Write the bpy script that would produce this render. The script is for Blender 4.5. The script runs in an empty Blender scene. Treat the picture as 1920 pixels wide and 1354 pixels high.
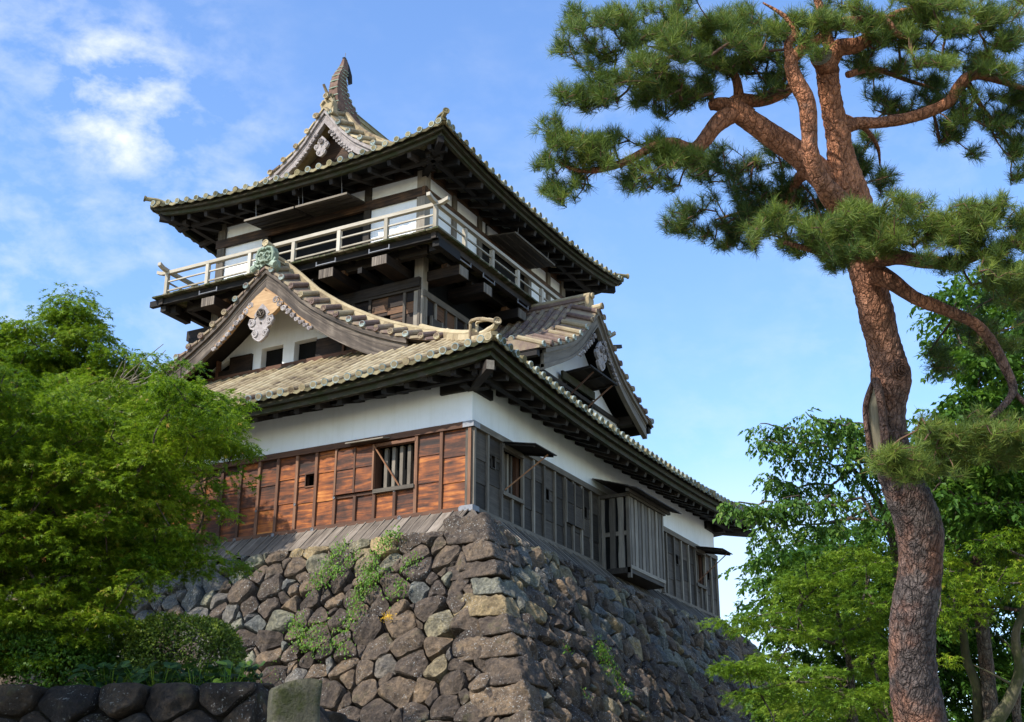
import bpy, math, random
import numpy as np
from mathutils import Vector, noise as mnoise

random.seed(7)
rng = np.random.default_rng(11)
scn = bpy.context.scene
COL = scn.collection

# ------------------------------------------------------------------ camera
CAM = np.array([15.6722, -26.9939, -8.0857])
YAW, PITCH, ROLL, FPX = 0.4946, 0.3641, 0.0023, 2493.54
_f = np.array([-math.sin(YAW) * math.cos(PITCH), math.cos(YAW) * math.cos(PITCH), math.sin(PITCH)])
_r = np.array([math.cos(YAW), math.sin(YAW), 0.0])
_u = np.cross(_r, _f)
RX = _r * math.cos(ROLL) + _u * math.sin(ROLL)
UX = _u * math.cos(ROLL) - _r * math.sin(ROLL)
FX = _f
cam = bpy.data.cameras.new("camera")
cam.sensor_width = 36.0
cam.lens = FPX / 1920 * 36.0
cam.clip_end = 2000
camo = bpy.data.objects.new("camera", cam)
COL.objects.link(camo)
from mathutils import Matrix
camo.matrix_world = Matrix(((RX[0], UX[0], -FX[0], CAM[0]), (RX[1], UX[1], -FX[1], CAM[1]),
                            (RX[2], UX[2], -FX[2], CAM[2]), (0, 0, 0, 1)))
scn.camera = camo


def spot(px, py, d):
    """the place in the garden that lies d metres ahead, measured along the survey lines of the photograph"""
    return CAM + (FX + RX * (px - 960) / FPX - UX * (py - 677) / FPX) * d


# ------------------------------------------------------------------ light
SUN = np.array([-0.42, -1.0, 0.95])
SUN /= np.linalg.norm(SUN)
EL = math.asin(SUN[2])
AZ = math.atan2(SUN[0], SUN[1])
sl = bpy.data.lights.new("sun", 'SUN')
sl.energy = 4.8
sl.angle = math.radians(0.53)
sl.color = (1.0, 0.955, 0.88)
so = bpy.data.objects.new("sun", sl)
so.rotation_euler = Vector(SUN).to_track_quat('Z', 'Y').to_euler()
COL.objects.link(so)

W = bpy.data.worlds.new("World")
scn.world = W
W.use_nodes = True
nt = W.node_tree
nt.nodes.clear()


def N(t, typ, **kw):
    n = t.nodes.new(typ)
    for k, v in kw.items():
        if k.startswith('i_'):
            n.inputs[k[2:].replace('_', ' ')].default_value = v
        else:
            setattr(n, k, v)
    return n


sky = N(nt, 'ShaderNodeTexSky')
sky.sky_type = 'NISHITA'
sky.sun_disc = False
sky.sun_elevation = EL
sky.sun_rotation = AZ
sky.air_density = 1.15
sky.dust_density = 0.35
sky.ozone_density = 3.0
hs = N(nt, 'ShaderNodeHueSaturation')
hs.inputs['Saturation'].default_value = 1.12
hs.inputs['Hue'].default_value = 0.507
hs.inputs['Value'].default_value = 2.65
nt.links.new(sky.outputs[0], hs.inputs['Color'])
geo = N(nt, 'ShaderNodeTexCoord')


def math_node(t, op, a, b=None, c=None, clamp=False):
    n = t.nodes.new('ShaderNodeMath')
    n.operation = op
    n.use_clamp = clamp
    for i, v in enumerate((a, b, c)):
        if v is None:
            continue
        if isinstance(v, (int, float)):
            n.inputs[i].default_value = v
        else:
            t.links.new(v, n.inputs[i])
    return n.outputs[0]


def near_dir(px, py, inner, outer):
    d = spot(px, py, 1.0) - CAM
    d /= np.linalg.norm(d)
    n = N(nt, 'ShaderNodeVectorMath')
    n.operation = 'DOT_PRODUCT'
    nt.links.new(geo.outputs['Generated'], n.inputs[0])
    n.inputs[1].default_value = d
    m = N(nt, 'ShaderNodeMapRange')
    m.interpolation_type = 'SMOOTHSTEP'
    m.inputs['From Min'].default_value = math.cos(outer)
    m.inputs['From Max'].default_value = math.cos(inner)
    nt.links.new(n.outputs['Value'], m.inputs['Value'])
    return m.outputs[0]


mp = N(nt, 'ShaderNodeMapping')
mp.inputs['Scale'].default_value = (1.0, 1.0, 1.7)
nt.links.new(geo.outputs['Generated'], mp.inputs['Vector'])
n1 = N(nt, 'ShaderNodeTexNoise', i_Scale=21.0, i_Detail=10.0, i_Roughness=0.60, i_Distortion=0.15)
nt.links.new(mp.outputs[0], n1.inputs['Vector'])
n2 = N(nt, 'ShaderNodeTexNoise', i_Scale=5.5, i_Detail=5.0, i_Roughness=0.55)
nt.links.new(mp.outputs[0], n2.inputs['Vector'])
wisp = N(nt, 'ShaderNodeMapRange')
wisp.inputs['From Min'].default_value = 0.42
wisp.inputs['From Max'].default_value = 0.78
nt.links.new(n1.outputs[0], wisp.inputs['Value'])
patch = N(nt, 'ShaderNodeMapRange')
patch.inputs['From Min'].default_value = 0.40
patch.inputs['From Max'].default_value = 0.66
nt.links.new(n2.outputs[0], patch.inputs['Value'])
left = near_dir(225, 190, 0.00, 0.065)
left2 = near_dir(90, 330, 0.02, 0.20)
low = near_dir(1400, 1120, 0.0, 0.12)
band = math_node(nt, 'ADD', math_node(nt, 'MULTIPLY', left, 0.80), math_node(nt, 'MULTIPLY', left2, 0.42))
band = math_node(nt, 'ADD', band, math_node(nt, 'MULTIPLY', low, 0.35))
everywhere = math_node(nt, 'MULTIPLY', patch.outputs[0], 0.30)
amount = math_node(nt, 'ADD', band, everywhere)
cl = math_node(nt, 'MULTIPLY', wisp.outputs[0], amount, clamp=True)
cl = math_node(nt, 'MAXIMUM', cl, math_node(nt, 'MULTIPLY', low, 0.42), clamp=True)
cmix = N(nt, 'ShaderNodeMixRGB')
nt.links.new(cl, cmix.inputs['Fac'])
nt.links.new(hs.outputs[0], cmix.inputs['Color1'])
cmix.inputs['Color2'].default_value = (8.6, 9.2, 10.2, 1)
bg = N(nt, 'ShaderNodeBackground')
bg.inputs['Strength'].default_value = 0.09
nt.links.new(cmix.outputs[0], bg.inputs['Color'])
wo = N(nt, 'ShaderNodeOutputWorld')
nt.links.new(bg.outputs[0], wo.inputs['Surface'])

scn.view_settings.view_transform = 'Standard'
scn.view_settings.look = 'None'
scn.view_settings.exposure = 0.4
scn.view_settings.gamma = 1.0


# ------------------------------------------------------------------ materials
def new_mat(name):
    m = bpy.data.materials.new(name)
    m.use_nodes = True
    t = m.node_tree
    t.nodes.clear()
    out = t.nodes.new('ShaderNodeOutputMaterial')
    b = t.nodes.new('ShaderNodeBsdfPrincipled')
    t.links.new(b.outputs[0], out.inputs['Surface'])
    return m, t, b, out


def ramp(t, src, stops, interp='LINEAR'):
    r = t.nodes.new('ShaderNodeValToRGB')
    r.color_ramp.interpolation = interp
    e = r.color_ramp.elements
    while len(e) < len(stops):
        e.new(0.5)
    for i, (p, c) in enumerate(stops):
        e[i].position = p
        e[i].color = (c[0], c[1], c[2], 1)
    t.links.new(src, r.inputs[0])
    return r.outputs[0]


def tex_noise(t, vec, scale, detail=5, rough=0.6, dist=0.0):
    n = t.nodes.new('ShaderNodeTexNoise')
    n.inputs['Scale'].default_value = scale
    n.inputs['Detail'].default_value = detail
    n.inputs['Roughness'].default_value = rough
    n.inputs['Distortion'].default_value = dist
    t.links.new(vec, n.inputs['Vector'])
    return n.outputs[0]


def mapping(t, vec, scale):
    m = t.nodes.new('ShaderNodeMapping')
    m.inputs['Scale'].default_value = scale
    t.links.new(vec, m.inputs['Vector'])
    return m.outputs[0]


def attr(t, name):
    a = t.nodes.new('ShaderNodeAttribute')
    a.attribute_name = name
    return a


def bump(t, b, h, strength=0.3, dist=0.02):
    n = t.nodes.new('ShaderNodeBump')
    n.inputs['Strength'].default_value = strength
    n.inputs['Distance'].default_value = dist
    t.links.new(h, n.inputs['Height'])
    t.links.new(n.outputs[0], b.inputs['Normal'])


def mixc(t, fac, c1, c2, mode='MIX'):
    m = t.nodes.new('ShaderNodeMixRGB')
    m.blend_type = mode
    for i, v in ((0, fac), (1, c1), (2, c2)):
        if isinstance(v, (int, float)):
            m.inputs[i].default_value = v
        elif isinstance(v, tuple):
            m.inputs[i].default_value = (v[0], v[1], v[2], 1)
        else:
            t.links.new(v, m.inputs[i])
    return m.outputs[0]


def wood(name, stops, rough=0.75, grain=(0.9, 16, 16), var=0.5, moss=None, contrast=1.0):
    m, t, b, o = new_mat(name)
    g = attr(t, 'gc').outputs['Vector']
    r = attr(t, 'rnd').outputs['Fac']
    n = tex_noise(t, mapping(t, g, grain), 1.3, 6, 0.62, 0.7)
    n_big = tex_noise(t, g, 1.6, 3, 0.6, 0.3)
    v = math_node(t, 'ADD', math_node(t, 'MULTIPLY', n, 0.75), math_node(t, 'MULTIPLY', n_big, 0.45))
    v = math_node(t, 'ADD', v, math_node(t, 'MULTIPLY', math_node(t, 'SUBTRACT', r, 0.5), var))
    v = math_node(t, 'ADD', math_node(t, 'MULTIPLY', math_node(t, 'SUBTRACT', v, 0.6), contrast), 0.5, clamp=True)
    c = ramp(t, v, stops)
    if moss:
        mm = ramp(t, tex_noise(t, g, 3.1, 5, 0.7), [(0.42, (0, 0, 0)), (0.60, (1, 1, 1))])
        c = mixc(t, mm, c, moss)
    t.links.new(c, b.inputs['Base Color'])
    b.inputs['Roughness'].default_value = rough
    b.inputs['Specular IOR Level'].default_value = 0.25
    bump(t, b, n, 0.5, 0.012)
    return m


def mottled(name, stops, scale=3.0, rough=0.85, bstr=0.4, bdist=0.02, var=0.35, moss=None, fine=30, spec=0.25):
    m, t, b, o = new_mat(name)
    g = t.nodes.new('ShaderNodeTexCoord').outputs['Object']
    r = attr(t, 'rnd').outputs['Fac']
    n = tex_noise(t, g, scale, 8, 0.65, 0.3)
    f = tex_noise(t, g, fine, 5, 0.7)
    v = math_node(t, 'ADD', math_node(t, 'MULTIPLY', n, 0.8), math_node(t, 'MULTIPLY', f, 0.3))
    v = math_node(t, 'ADD', v, math_node(t, 'MULTIPLY', math_node(t, 'SUBTRACT', r, 0.5), var))
    c = ramp(t, math_node(t, 'SUBTRACT', v, 0.05, clamp=True), stops)
    if moss:
        mm = ramp(t, tex_noise(t, g, scale * 0.9, 6, 0.7), [(moss[1], (0, 0, 0)), (moss[1] + 0.12, (1, 1, 1))])
        c = mixc(t, mm, c, moss[0])
    t.links.new(c, b.inputs['Base Color'])
    b.inputs['Roughness'].default_value = rough
    b.inputs['Specular IOR Level'].default_value = spec
    bump(t, b, f, bstr, bdist)
    return m


def leafy(name, stops, trans=0.45, rough=0.5, tcol=(0.25, 0.42, 0.03)):
    m, t, b, o = new_mat(name)
    r = attr(t, 'rnd').outputs['Fac']
    c = ramp(t, r, stops)
    t.links.new(c, b.inputs['Base Color'])
    b.inputs['Roughness'].default_value = rough
    b.inputs['Specular IOR Level'].default_value = 0.25
    tr = t.nodes.new('ShaderNodeBsdfTranslucent')
    t.links.new(mixc(t, 1.0, c, tcol, 'MULTIPLY'), tr.inputs['Color'])
    tr2 = mixc(t, 0.55, c, tcol)
    t.links.new(tr2, tr.inputs['Color'])
    mx = t.nodes.new('ShaderNodeMixShader')
    mx.inputs[0].default_value = trans
    t.links.new(b.outputs[0], mx.inputs[1])
    t.links.new(tr.outputs[0], mx.inputs[2])
    t.links.new(mx.outputs[0], o.inputs['Surface'])
    return m


M = {}
M['orange'] = wood('cedar_board', [(0.10, (0.016, 0.007, 0.004)), (0.34, (0.060, 0.021, 0.009)), (0.55, (0.16, 0.047, 0.014)), (0.74, (0.32, 0.092, 0.017)), (0.95, (0.49, 0.185, 0.042))], 0.6, (0.8, 7, 7), 0.17, None, 2.1)
M['batten'] = wood('brown_batten', [(0.2, (0.05, 0.024, 0.014)), (0.55, (0.13, 0.060, 0.033)), (0.85, (0.24, 0.12, 0.065))], 0.7)
M['grey'] = wood('weathered_board', [(0.2, (0.018, 0.014, 0.010)), (0.55, (0.050, 0.039, 0.029)), (0.85, (0.110, 0.089, 0.068))], 0.75)
M['greylight'] = wood('silver_timber', [(0.2, (0.075, 0.061, 0.046)), (0.55, (0.178, 0.147, 0.110)), (0.85, (0.305, 0.262, 0.205))], 0.75)
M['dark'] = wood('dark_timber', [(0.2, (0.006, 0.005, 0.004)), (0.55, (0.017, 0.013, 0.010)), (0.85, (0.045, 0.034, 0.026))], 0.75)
M['darkbrown'] = wood('dark_brown_board', [(0.15, (0.010, 0.006, 0.004)), (0.5, (0.038, 0.022, 0.013)), (0.85, (0.15, 0.075, 0.036))], 0.7, contrast=1.5)
M['pale'] = wood('pale_rail_timber', [(0.2, (0.24, 0.205, 0.15)), (0.55, (0.42, 0.37, 0.285)), (0.85, (0.56, 0.50, 0.40))], 0.8)
M['mossy'] = wood('mossy_plank', [(0.2, (0.04, 0.036, 0.02)), (0.55, (0.10, 0.085, 0.05)), (0.85, (0.19, 0.16, 0.10))], 0.85, moss=(0.035, 0.045, 0.009))
M['fascia'] = wood('fascia_timber', [(0.2, (0.018, 0.015, 0.009)), (0.55, (0.055, 0.046, 0.030)), (0.85, (0.12, 0.10, 0.07))], 0.8, moss=(0.028, 0.032, 0.010))
M['honey'] = wood('honey_timber', [(0.2, (0.13, 0.08, 0.045)), (0.5, (0.32, 0.185, 0.085)), (0.85, (0.50, 0.32, 0.16))], 0.7)
M['barge'] = wood('gable_board_timber', [(0.15, (0.022, 0.017, 0.013)), (0.5, (0.080, 0.060, 0.044)), (0.85, (0.22, 0.175, 0.13))], 0.75, (0.5, 12, 12), 0.2, None, 1.8)
M['skirt'] = wood('skirt_shingle', [(0.2, (0.07, 0.055, 0.043)), (0.55, (0.165, 0.132, 0.10)), (0.85, (0.28, 0.23, 0.18))], 0.8, var=.22, contrast=1.5)
M['carving'] = mottled('carved_wood', [(0.2, (0.10, 0.085, 0.08)), (0.5, (0.28, 0.24, 0.22)), (0.8, (0.48, 0.43, 0.39))], 6, 0.8)
M['plaster'] = mottled('white_plaster', [(0.0, (0.72, 0.72, 0.70)), (0.35, (0.82, 0.82, 0.805)), (0.8, (0.88, 0.88, 0.87))], 1.2, 0.9, 0.12, 0.004, 0.0, fine=22)
_m, _t, _b, _o = new_mat('white_plaster')
_g = _t.nodes.new('ShaderNodeNewGeometry').outputs['Position']
_n = tex_noise(_t, _g, 1.1, 5, 0.6)
_st = tex_noise(_t, mapping(_t, _g, (5.5, 5.5, 0.45)), 1.0, 4, 0.65)
_c = ramp(_t, _n, [(0.25, (0.76, 0.755, 0.73)), (0.5, (0.84, 0.84, 0.825)), (0.8, (0.87, 0.87, 0.86))])
_c = mixc(_t, 1.0, _c, ramp(_t, _st, [(0.26, (0.93, 0.925, 0.905)), (0.50, (1, 1, 1))]), 'MULTIPLY')
_t.links.new(_c, _b.inputs['Base Color'])
_b.inputs['Roughness'].default_value = 0.9
bump(_t, _b, tex_noise(_t, _g, 14, 5, 0.6), 0.15, 0.006)
M['plaster'] = _m
M['tile'] = mottled('stone_tile', [(0.22, (0.10, 0.068, 0.045)), (0.40, (0.27, 0.205, 0.115)), (0.60, (0.41, 0.325, 0.19)), (0.9, (0.50, 0.41, 0.26))], 2.2, 0.85, 0.5, 0.012, 0.48)
M['tileold'] = mottled('old_stone_tile', [(0.2, (0.085, 0.055, 0.050)), (0.42, (0.17, 0.115, 0.09)), (0.6, (0.27, 0.21, 0.13)), (0.9, (0.40, 0.34, 0.20))], 2.4, 0.85, 0.5, 0.012, 0.45)
M['disc'] = mottled('tile_disc', [(0.15, (0.12, 0.15, 0.135)), (0.45, (0.24, 0.285, 0.26)), (0.85, (0.40, 0.42, 0.36))], 5, 0.8, 0.4, 0.008, 0.5)
M['mosstile'] = mottled('mossy_tile', [(0.2, (0.05, 0.044, 0.020)), (0.45, (0.17, 0.14, 0.068)), (0.85, (0.38, 0.32, 0.18))], 3.5, 0.9, 0.6, 0.015, 0.5)
M['copper'] = mottled('green_stone', [(0.15, (0.09, 0.12, 0.085)), (0.45, (0.23, 0.28, 0.20)), (0.85, (0.38, 0.42, 0.32))], 5, 0.75, 0.5, 0.01, 0.2)
M['brick'] = mottled('rust_scale', [(0.15, (0.05, 0.032, 0.025)), (0.5, (0.15, 0.085, 0.058)), (0.85, (0.28, 0.22, 0.16))], 6, 0.8, 0.5, 0.01, 0.3)
M['iron'] = mottled('grey_iron', [(0.2, (0.13, 0.13, 0.135)), (0.8, (0.27, 0.27, 0.28))], 10, 0.6, 0.3, 0.004)
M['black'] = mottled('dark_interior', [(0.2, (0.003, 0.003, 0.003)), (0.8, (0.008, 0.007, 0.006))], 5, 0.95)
M['prop'] = wood('prop_stick_wood', [(0.2, (0.15, 0.06, 0.025)), (0.8, (0.30, 0.14, 0.06))], 0.7)


def stone_mat(name, colour_scale=1.0):
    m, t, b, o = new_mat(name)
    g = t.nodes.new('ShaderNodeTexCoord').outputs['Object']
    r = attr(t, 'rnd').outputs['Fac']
    k = colour_scale
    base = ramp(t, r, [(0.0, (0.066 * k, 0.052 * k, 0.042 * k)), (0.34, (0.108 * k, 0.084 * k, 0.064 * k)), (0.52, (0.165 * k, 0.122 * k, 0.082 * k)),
                       (0.64, (0.135 * k, 0.125 * k, 0.112 * k)), (0.74, (0.110 * k, 0.118 * k, 0.115 * k)), (0.83, (0.165 * k, 0.165 * k, 0.125 * k)),
                       (0.92, (0.26 * k, 0.20 * k, 0.11 * k)), (1.0, (0.36 * k, 0.28 * k, 0.155 * k))])
    n = tex_noise(t, g, 3.0, 8, 0.68, 0.4)
    f = tex_noise(t, g, 17.0, 7, 0.72)
    shade = ramp(t, n, [(0.30, (0.42, 0.38, 0.36)), (0.48, (0.95, 0.90, 0.84)), (0.70, (1.75, 1.58, 1.32))])
    c = mixc(t, 1.0, base, shade, 'MULTIPLY')
    c = mixc(t, 1.0, c, ramp(t, f, [(0.30, (0.42, 0.42, 0.42)), (0.5, (1, 1, 1)), (0.70, (1.6, 1.56, 1.48))]), 'MULTIPLY')
    li = tex_noise(t, g, 26.0, 3, 0.5)
    lm = math_node(t, 'MULTIPLY', ramp(t, li, [(0.62, (0, 0, 0)), (0.66, (1, 1, 1))]), ramp(t, tex_noise(t, g, 1.3, 4, 0.6), [(0.46, (0, 0, 0)), (0.56, (1, 1, 1))]))
    c = mixc(t, math_node(t, 'MULTIPLY', lm, 0.75), c, (0.42 * k ** .5, 0.41 * k ** .5, 0.37 * k ** .5))
    mo = ramp(t, tex_noise(t, g, 1.9, 6, 0.7), [(0.58, (0, 0, 0)), (0.72, (1, 1, 1))])
    c = mixc(t, math_node(t, 'MULTIPLY', mo, 0.45), c, (0.10, 0.095, 0.035))
    t.links.new(c, b.inputs['Base Color'])
    b.inputs['Roughness'].default_value = 0.88
    b.inputs['Specular IOR Level'].default_value = 0.3
    h = math_node(t, 'ADD', math_node(t, 'MULTIPLY', f, 0.5), n)
    bump(t, b, h, 1.0, 0.07)
    return m


M['stone'] = stone_mat('field_stone', 0.82)
M['stonedark'] = stone_mat('shaded_stone', 0.22)  # same stone, darkened so the colour itself carries the trees' shade
M['lip'] = mottled('mossy_tile_lip', [(0.2, (0.035, 0.034, 0.014)), (0.5, (0.12, 0.10, 0.05)), (0.85, (0.30, 0.25, 0.14))], 4, 0.9, 0.6, 0.015, 0.7)
M['gap'] = mottled('stone_gap_earth', [(0.2, (0.012, 0.010, 0.008)), (0.8, (0.035, 0.028, 0.02))], 4, 1.0)
M['stele'] = mottled('mossy_granite', [(0.2, (0.045, 0.042, 0.028)), (0.5, (0.115, 0.105, 0.066)), (0.85, (0.26, 0.23, 0.155))], 5, 0.9, 1.0, 0.05, 0, moss=((0.055, 0.06, 0.018), 0.47), fine=38)
M['gravel'] = mottled('pale_gravel', [(0.2, (0.12, 0.105, 0.08)), (0.5, (0.20, 0.18, 0.14)), (0.85, (0.28, 0.25, 0.21))], 0.7, 0.95, 0.8, 0.03)
M['ground'] = mottled('grassy_ground', [(0.2, (0.03, 0.04, 0.012)), (0.5, (0.05, 0.07, 0.02)), (0.85, (0.10, 0.10, 0.045))], 0.7, 0.95, 0.8, 0.05)


def bark_mat(name, lowc, highc, zlo, zhi):
    m, t, b, o = new_mat(name)
    tc = t.nodes.new('ShaderNodeTexCoord')
    g = tc.outputs['Object']
    ge = t.nodes.new('ShaderNodeNewGeometry')
    sx = t.nodes.new('ShaderNodeSeparateXYZ')
    t.links.new(ge.outputs['Position'], sx.inputs[0])
    v = t.nodes.new('ShaderNodeTexVoronoi')
    v.feature = 'DISTANCE_TO_EDGE'
    v.inputs['Scale'].default_value = 1.0
    wob = tex_noise(t, g, 5.0, 4, 0.6)
    mv = mapping(t, g, (38, 38, 15))
    va = t.nodes.new('ShaderNodeVectorMath')
    va.operation = 'ADD'
    t.links.new(mv, va.inputs[0])
    co = t.nodes.new('ShaderNodeCombineXYZ')
    t.links.new(math_node(t, 'MULTIPLY', wob, 5.0), co.inputs[0])
    t.links.new(math_node(t, 'MULTIPLY', wob, 4.0), co.inputs[2])
    t.links.new(co.outputs[0], va.inputs[1])
    t.links.new(va.outputs[0], v.inputs['Vector'])
    crack = ramp(t, v.outputs['Distance'], [(0.0, (0.15, 0.15, 0.15)), (0.22, (1, 1, 1))])
    v2 = t.nodes.new('ShaderNodeTexVoronoi')
    v2.feature = 'DISTANCE_TO_EDGE'
    v2.inputs['Scale'].default_value = 0.42
    t.links.new(va.outputs[0], v2.inputs['Vector'])
    crack2 = ramp(t, v2.outputs['Distance'], [(0.0, (0.0, 0.0, 0.0)), (0.16, (1, 1, 1))])
    crack = mixc(t, 0.6, crack, crack2)
    n = tex_noise(t, g, 7, 7, 0.7)
    big = tex_noise(t, g, 1.7, 4, 0.6)
    lo = ramp(t, n, [(0.28, [x * 0.45 for x in lowc]), (0.5, lowc), (0.72, [min(1, x * 2.1) for x in lowc])])
    hi = ramp(t, n, [(0.28, [x * 0.5 for x in highc]), (0.5, highc), (0.72, [min(1, x * 1.55) for x in highc])])
    lo = mixc(t, ramp(t, big, [(0.50, (0, 0, 0)), (0.66, (0.38, 0.38, 0.38))]), lo, hi)
    rd = ramp(t, tex_noise(t, g, 3.3, 5, 0.7), [(0.48, (0, 0, 0)), (0.62, (0.38, 0.38, 0.38))])
    lo = mixc(t, rd, lo, (lowc[0] * 1.7, lowc[1] * .85, lowc[2] * .55))
    zf = t.nodes.new('ShaderNodeMapRange')
    zf.inputs['From Min'].default_value = zlo
    zf.inputs['From Max'].default_value = zhi
    t.links.new(sx.outputs[2], zf.inputs['Value'])
    zz = math_node(t, 'ADD', zf.outputs[0], math_node(t, 'MULTIPLY', math_node(t, 'SUBTRACT', big, 0.5), 1.1), clamp=True)
    c = mixc(t, zz, lo, hi)
    gp = ramp(t, tex_noise(t, g, 4.2, 6, 0.75), [(0.56, (0, 0, 0)), (0.66, (1, 1, 1))])
    c = mixc(t, math_node(t, 'MULTIPLY', gp, 0.5), c, (0.16, 0.125, 0.10))
    c = mixc(t, math_node(t, 'ADD', crack, math_node(t, 'MULTIPLY', zz, 0.22), clamp=True), mixc(t, 1.0, c, (0.25, 0.22, 0.22), 'MULTIPLY'), c)
    t.links.new(c, b.inputs['Base Color'])
    b.inputs['Roughness'].default_value = 0.85
    b.inputs['Specular IOR Level'].default_value = 0.2
    bump(t, b, math_node(t, 'ADD', crack, math_node(t, 'MULTIPLY', n, 0.6)), 0.9, 0.035)
    return m


M['pinebark'] = bark_mat('pine_bark', (0.112, 0.088, 0.077), (0.45, 0.19, 0.095), -4.6, -1.4)
M['bark'] = bark_mat('grey_bark', (0.13, 0.11, 0.085), (0.17, 0.13, 0.09), -5, 5)
M['twig'] = mottled('pine_twig', [(0.2, (0.05, 0.03, 0.02)), (0.8, (0.19, 0.10, 0.06))], 8, 0.9)
M['deadwood'] = wood('bare_wood', [(0.2, (0.13, 0.11, 0.07)), (0.5, (0.26, 0.22, 0.15)), (0.85, (0.36, 0.31, 0.22))], 0.85)
M['slimbark'] = wood('slim_trunk_bark', [(0.2, (0.035, 0.030, 0.019)), (0.5, (0.085, 0.072, 0.045)), (0.85, (0.16, 0.135, 0.085))], 0.9, (3, 14, 14), moss=(0.06, 0.065, 0.025))
M['needle'] = leafy('pine_needle', [(0.0, (0.026, 0.055, 0.022)), (0.35, (0.098, 0.152, 0.030)), (0.7, (0.215, 0.275, 0.042)), (0.95, (0.33, 0.37, 0.06)), (1.0, (0.30, 0.18, 0.06))], 0.25, 0.5, (0.12, 0.20, 0.02))
M['maple'] = leafy('maple_leaf', [(0.0, (0.045, 0.115, 0.008)), (0.4, (0.150, 0.245, 0.014)), (0.8, (0.275, 0.365, 0.022)), (0.97, (0.34, 0.41, 0.03)), (1.0, (0.48, 0.30, 0.07))], 0.42, 0.45, (0.20, 0.34, 0.010))
M['lime'] = leafy('lime_maple_leaf', [(0.0, (0.080, 0.165, 0.016)), (0.5, (0.185, 0.305, 0.024)), (1.0, (0.34, 0.43, 0.05))], 0.40, 0.5, (0.22, 0.34, 0.015))
M['cherry'] = leafy('cherry_leaf', [(0.0, (0.030, 0.080, 0.016)), (0.5, (0.080, 0.165, 0.024)), (0.9, (0.15, 0.25, 0.036)), (1.0, (0.22, 0.28, 0.06))], 0.35, 0.5, (0.12, 0.24, 0.02))
M['deep'] = leafy('deep_green_leaf', [(0.0, (0.022, 0.062, 0.010)), (0.6, (0.065, 0.145, 0.015)), (1.0, (0.15, 0.25, 0.028))], 0.38, 0.5, (0.13, 0.25, 0.015))  # deep green, darkened further to carry the shade under the canopy
M['hedge'] = leafy('hedge_leaf', [(0.0, (0.04, 0.075, 0.010)), (0.6, (0.12, 0.17, 0.018)), (1.0, (0.24, 0.28, 0.03))], 0.25, 0.5, (0.15, 0.24, 0.02))
M['ivy'] = leafy('ivy_leaf', [(0.0, (0.05, 0.12, 0.012)), (0.6, (0.12, 0.24, 0.022)), (1.0, (0.24, 0.34, 0.035))], 0.35, 0.5, (0.15, 0.28, 0.015))
M['bigleaf'] = leafy('butterbur_leaf', [(0.0, (0.014, 0.036, 0.010)), (0.6, (0.028, 0.066, 0.016)), (1.0, (0.06, 0.11, 0.025))], 0.15, 0.6, (0.08, 0.2, 0.02))
M['flower'] = leafy('yellow_petal', [(0.0, (0.55, 0.30, 0.01)), (1.0, (0.80, 0.48, 0.02))], 0.2, 0.6, (0.8, 0.5, 0.02))


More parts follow.
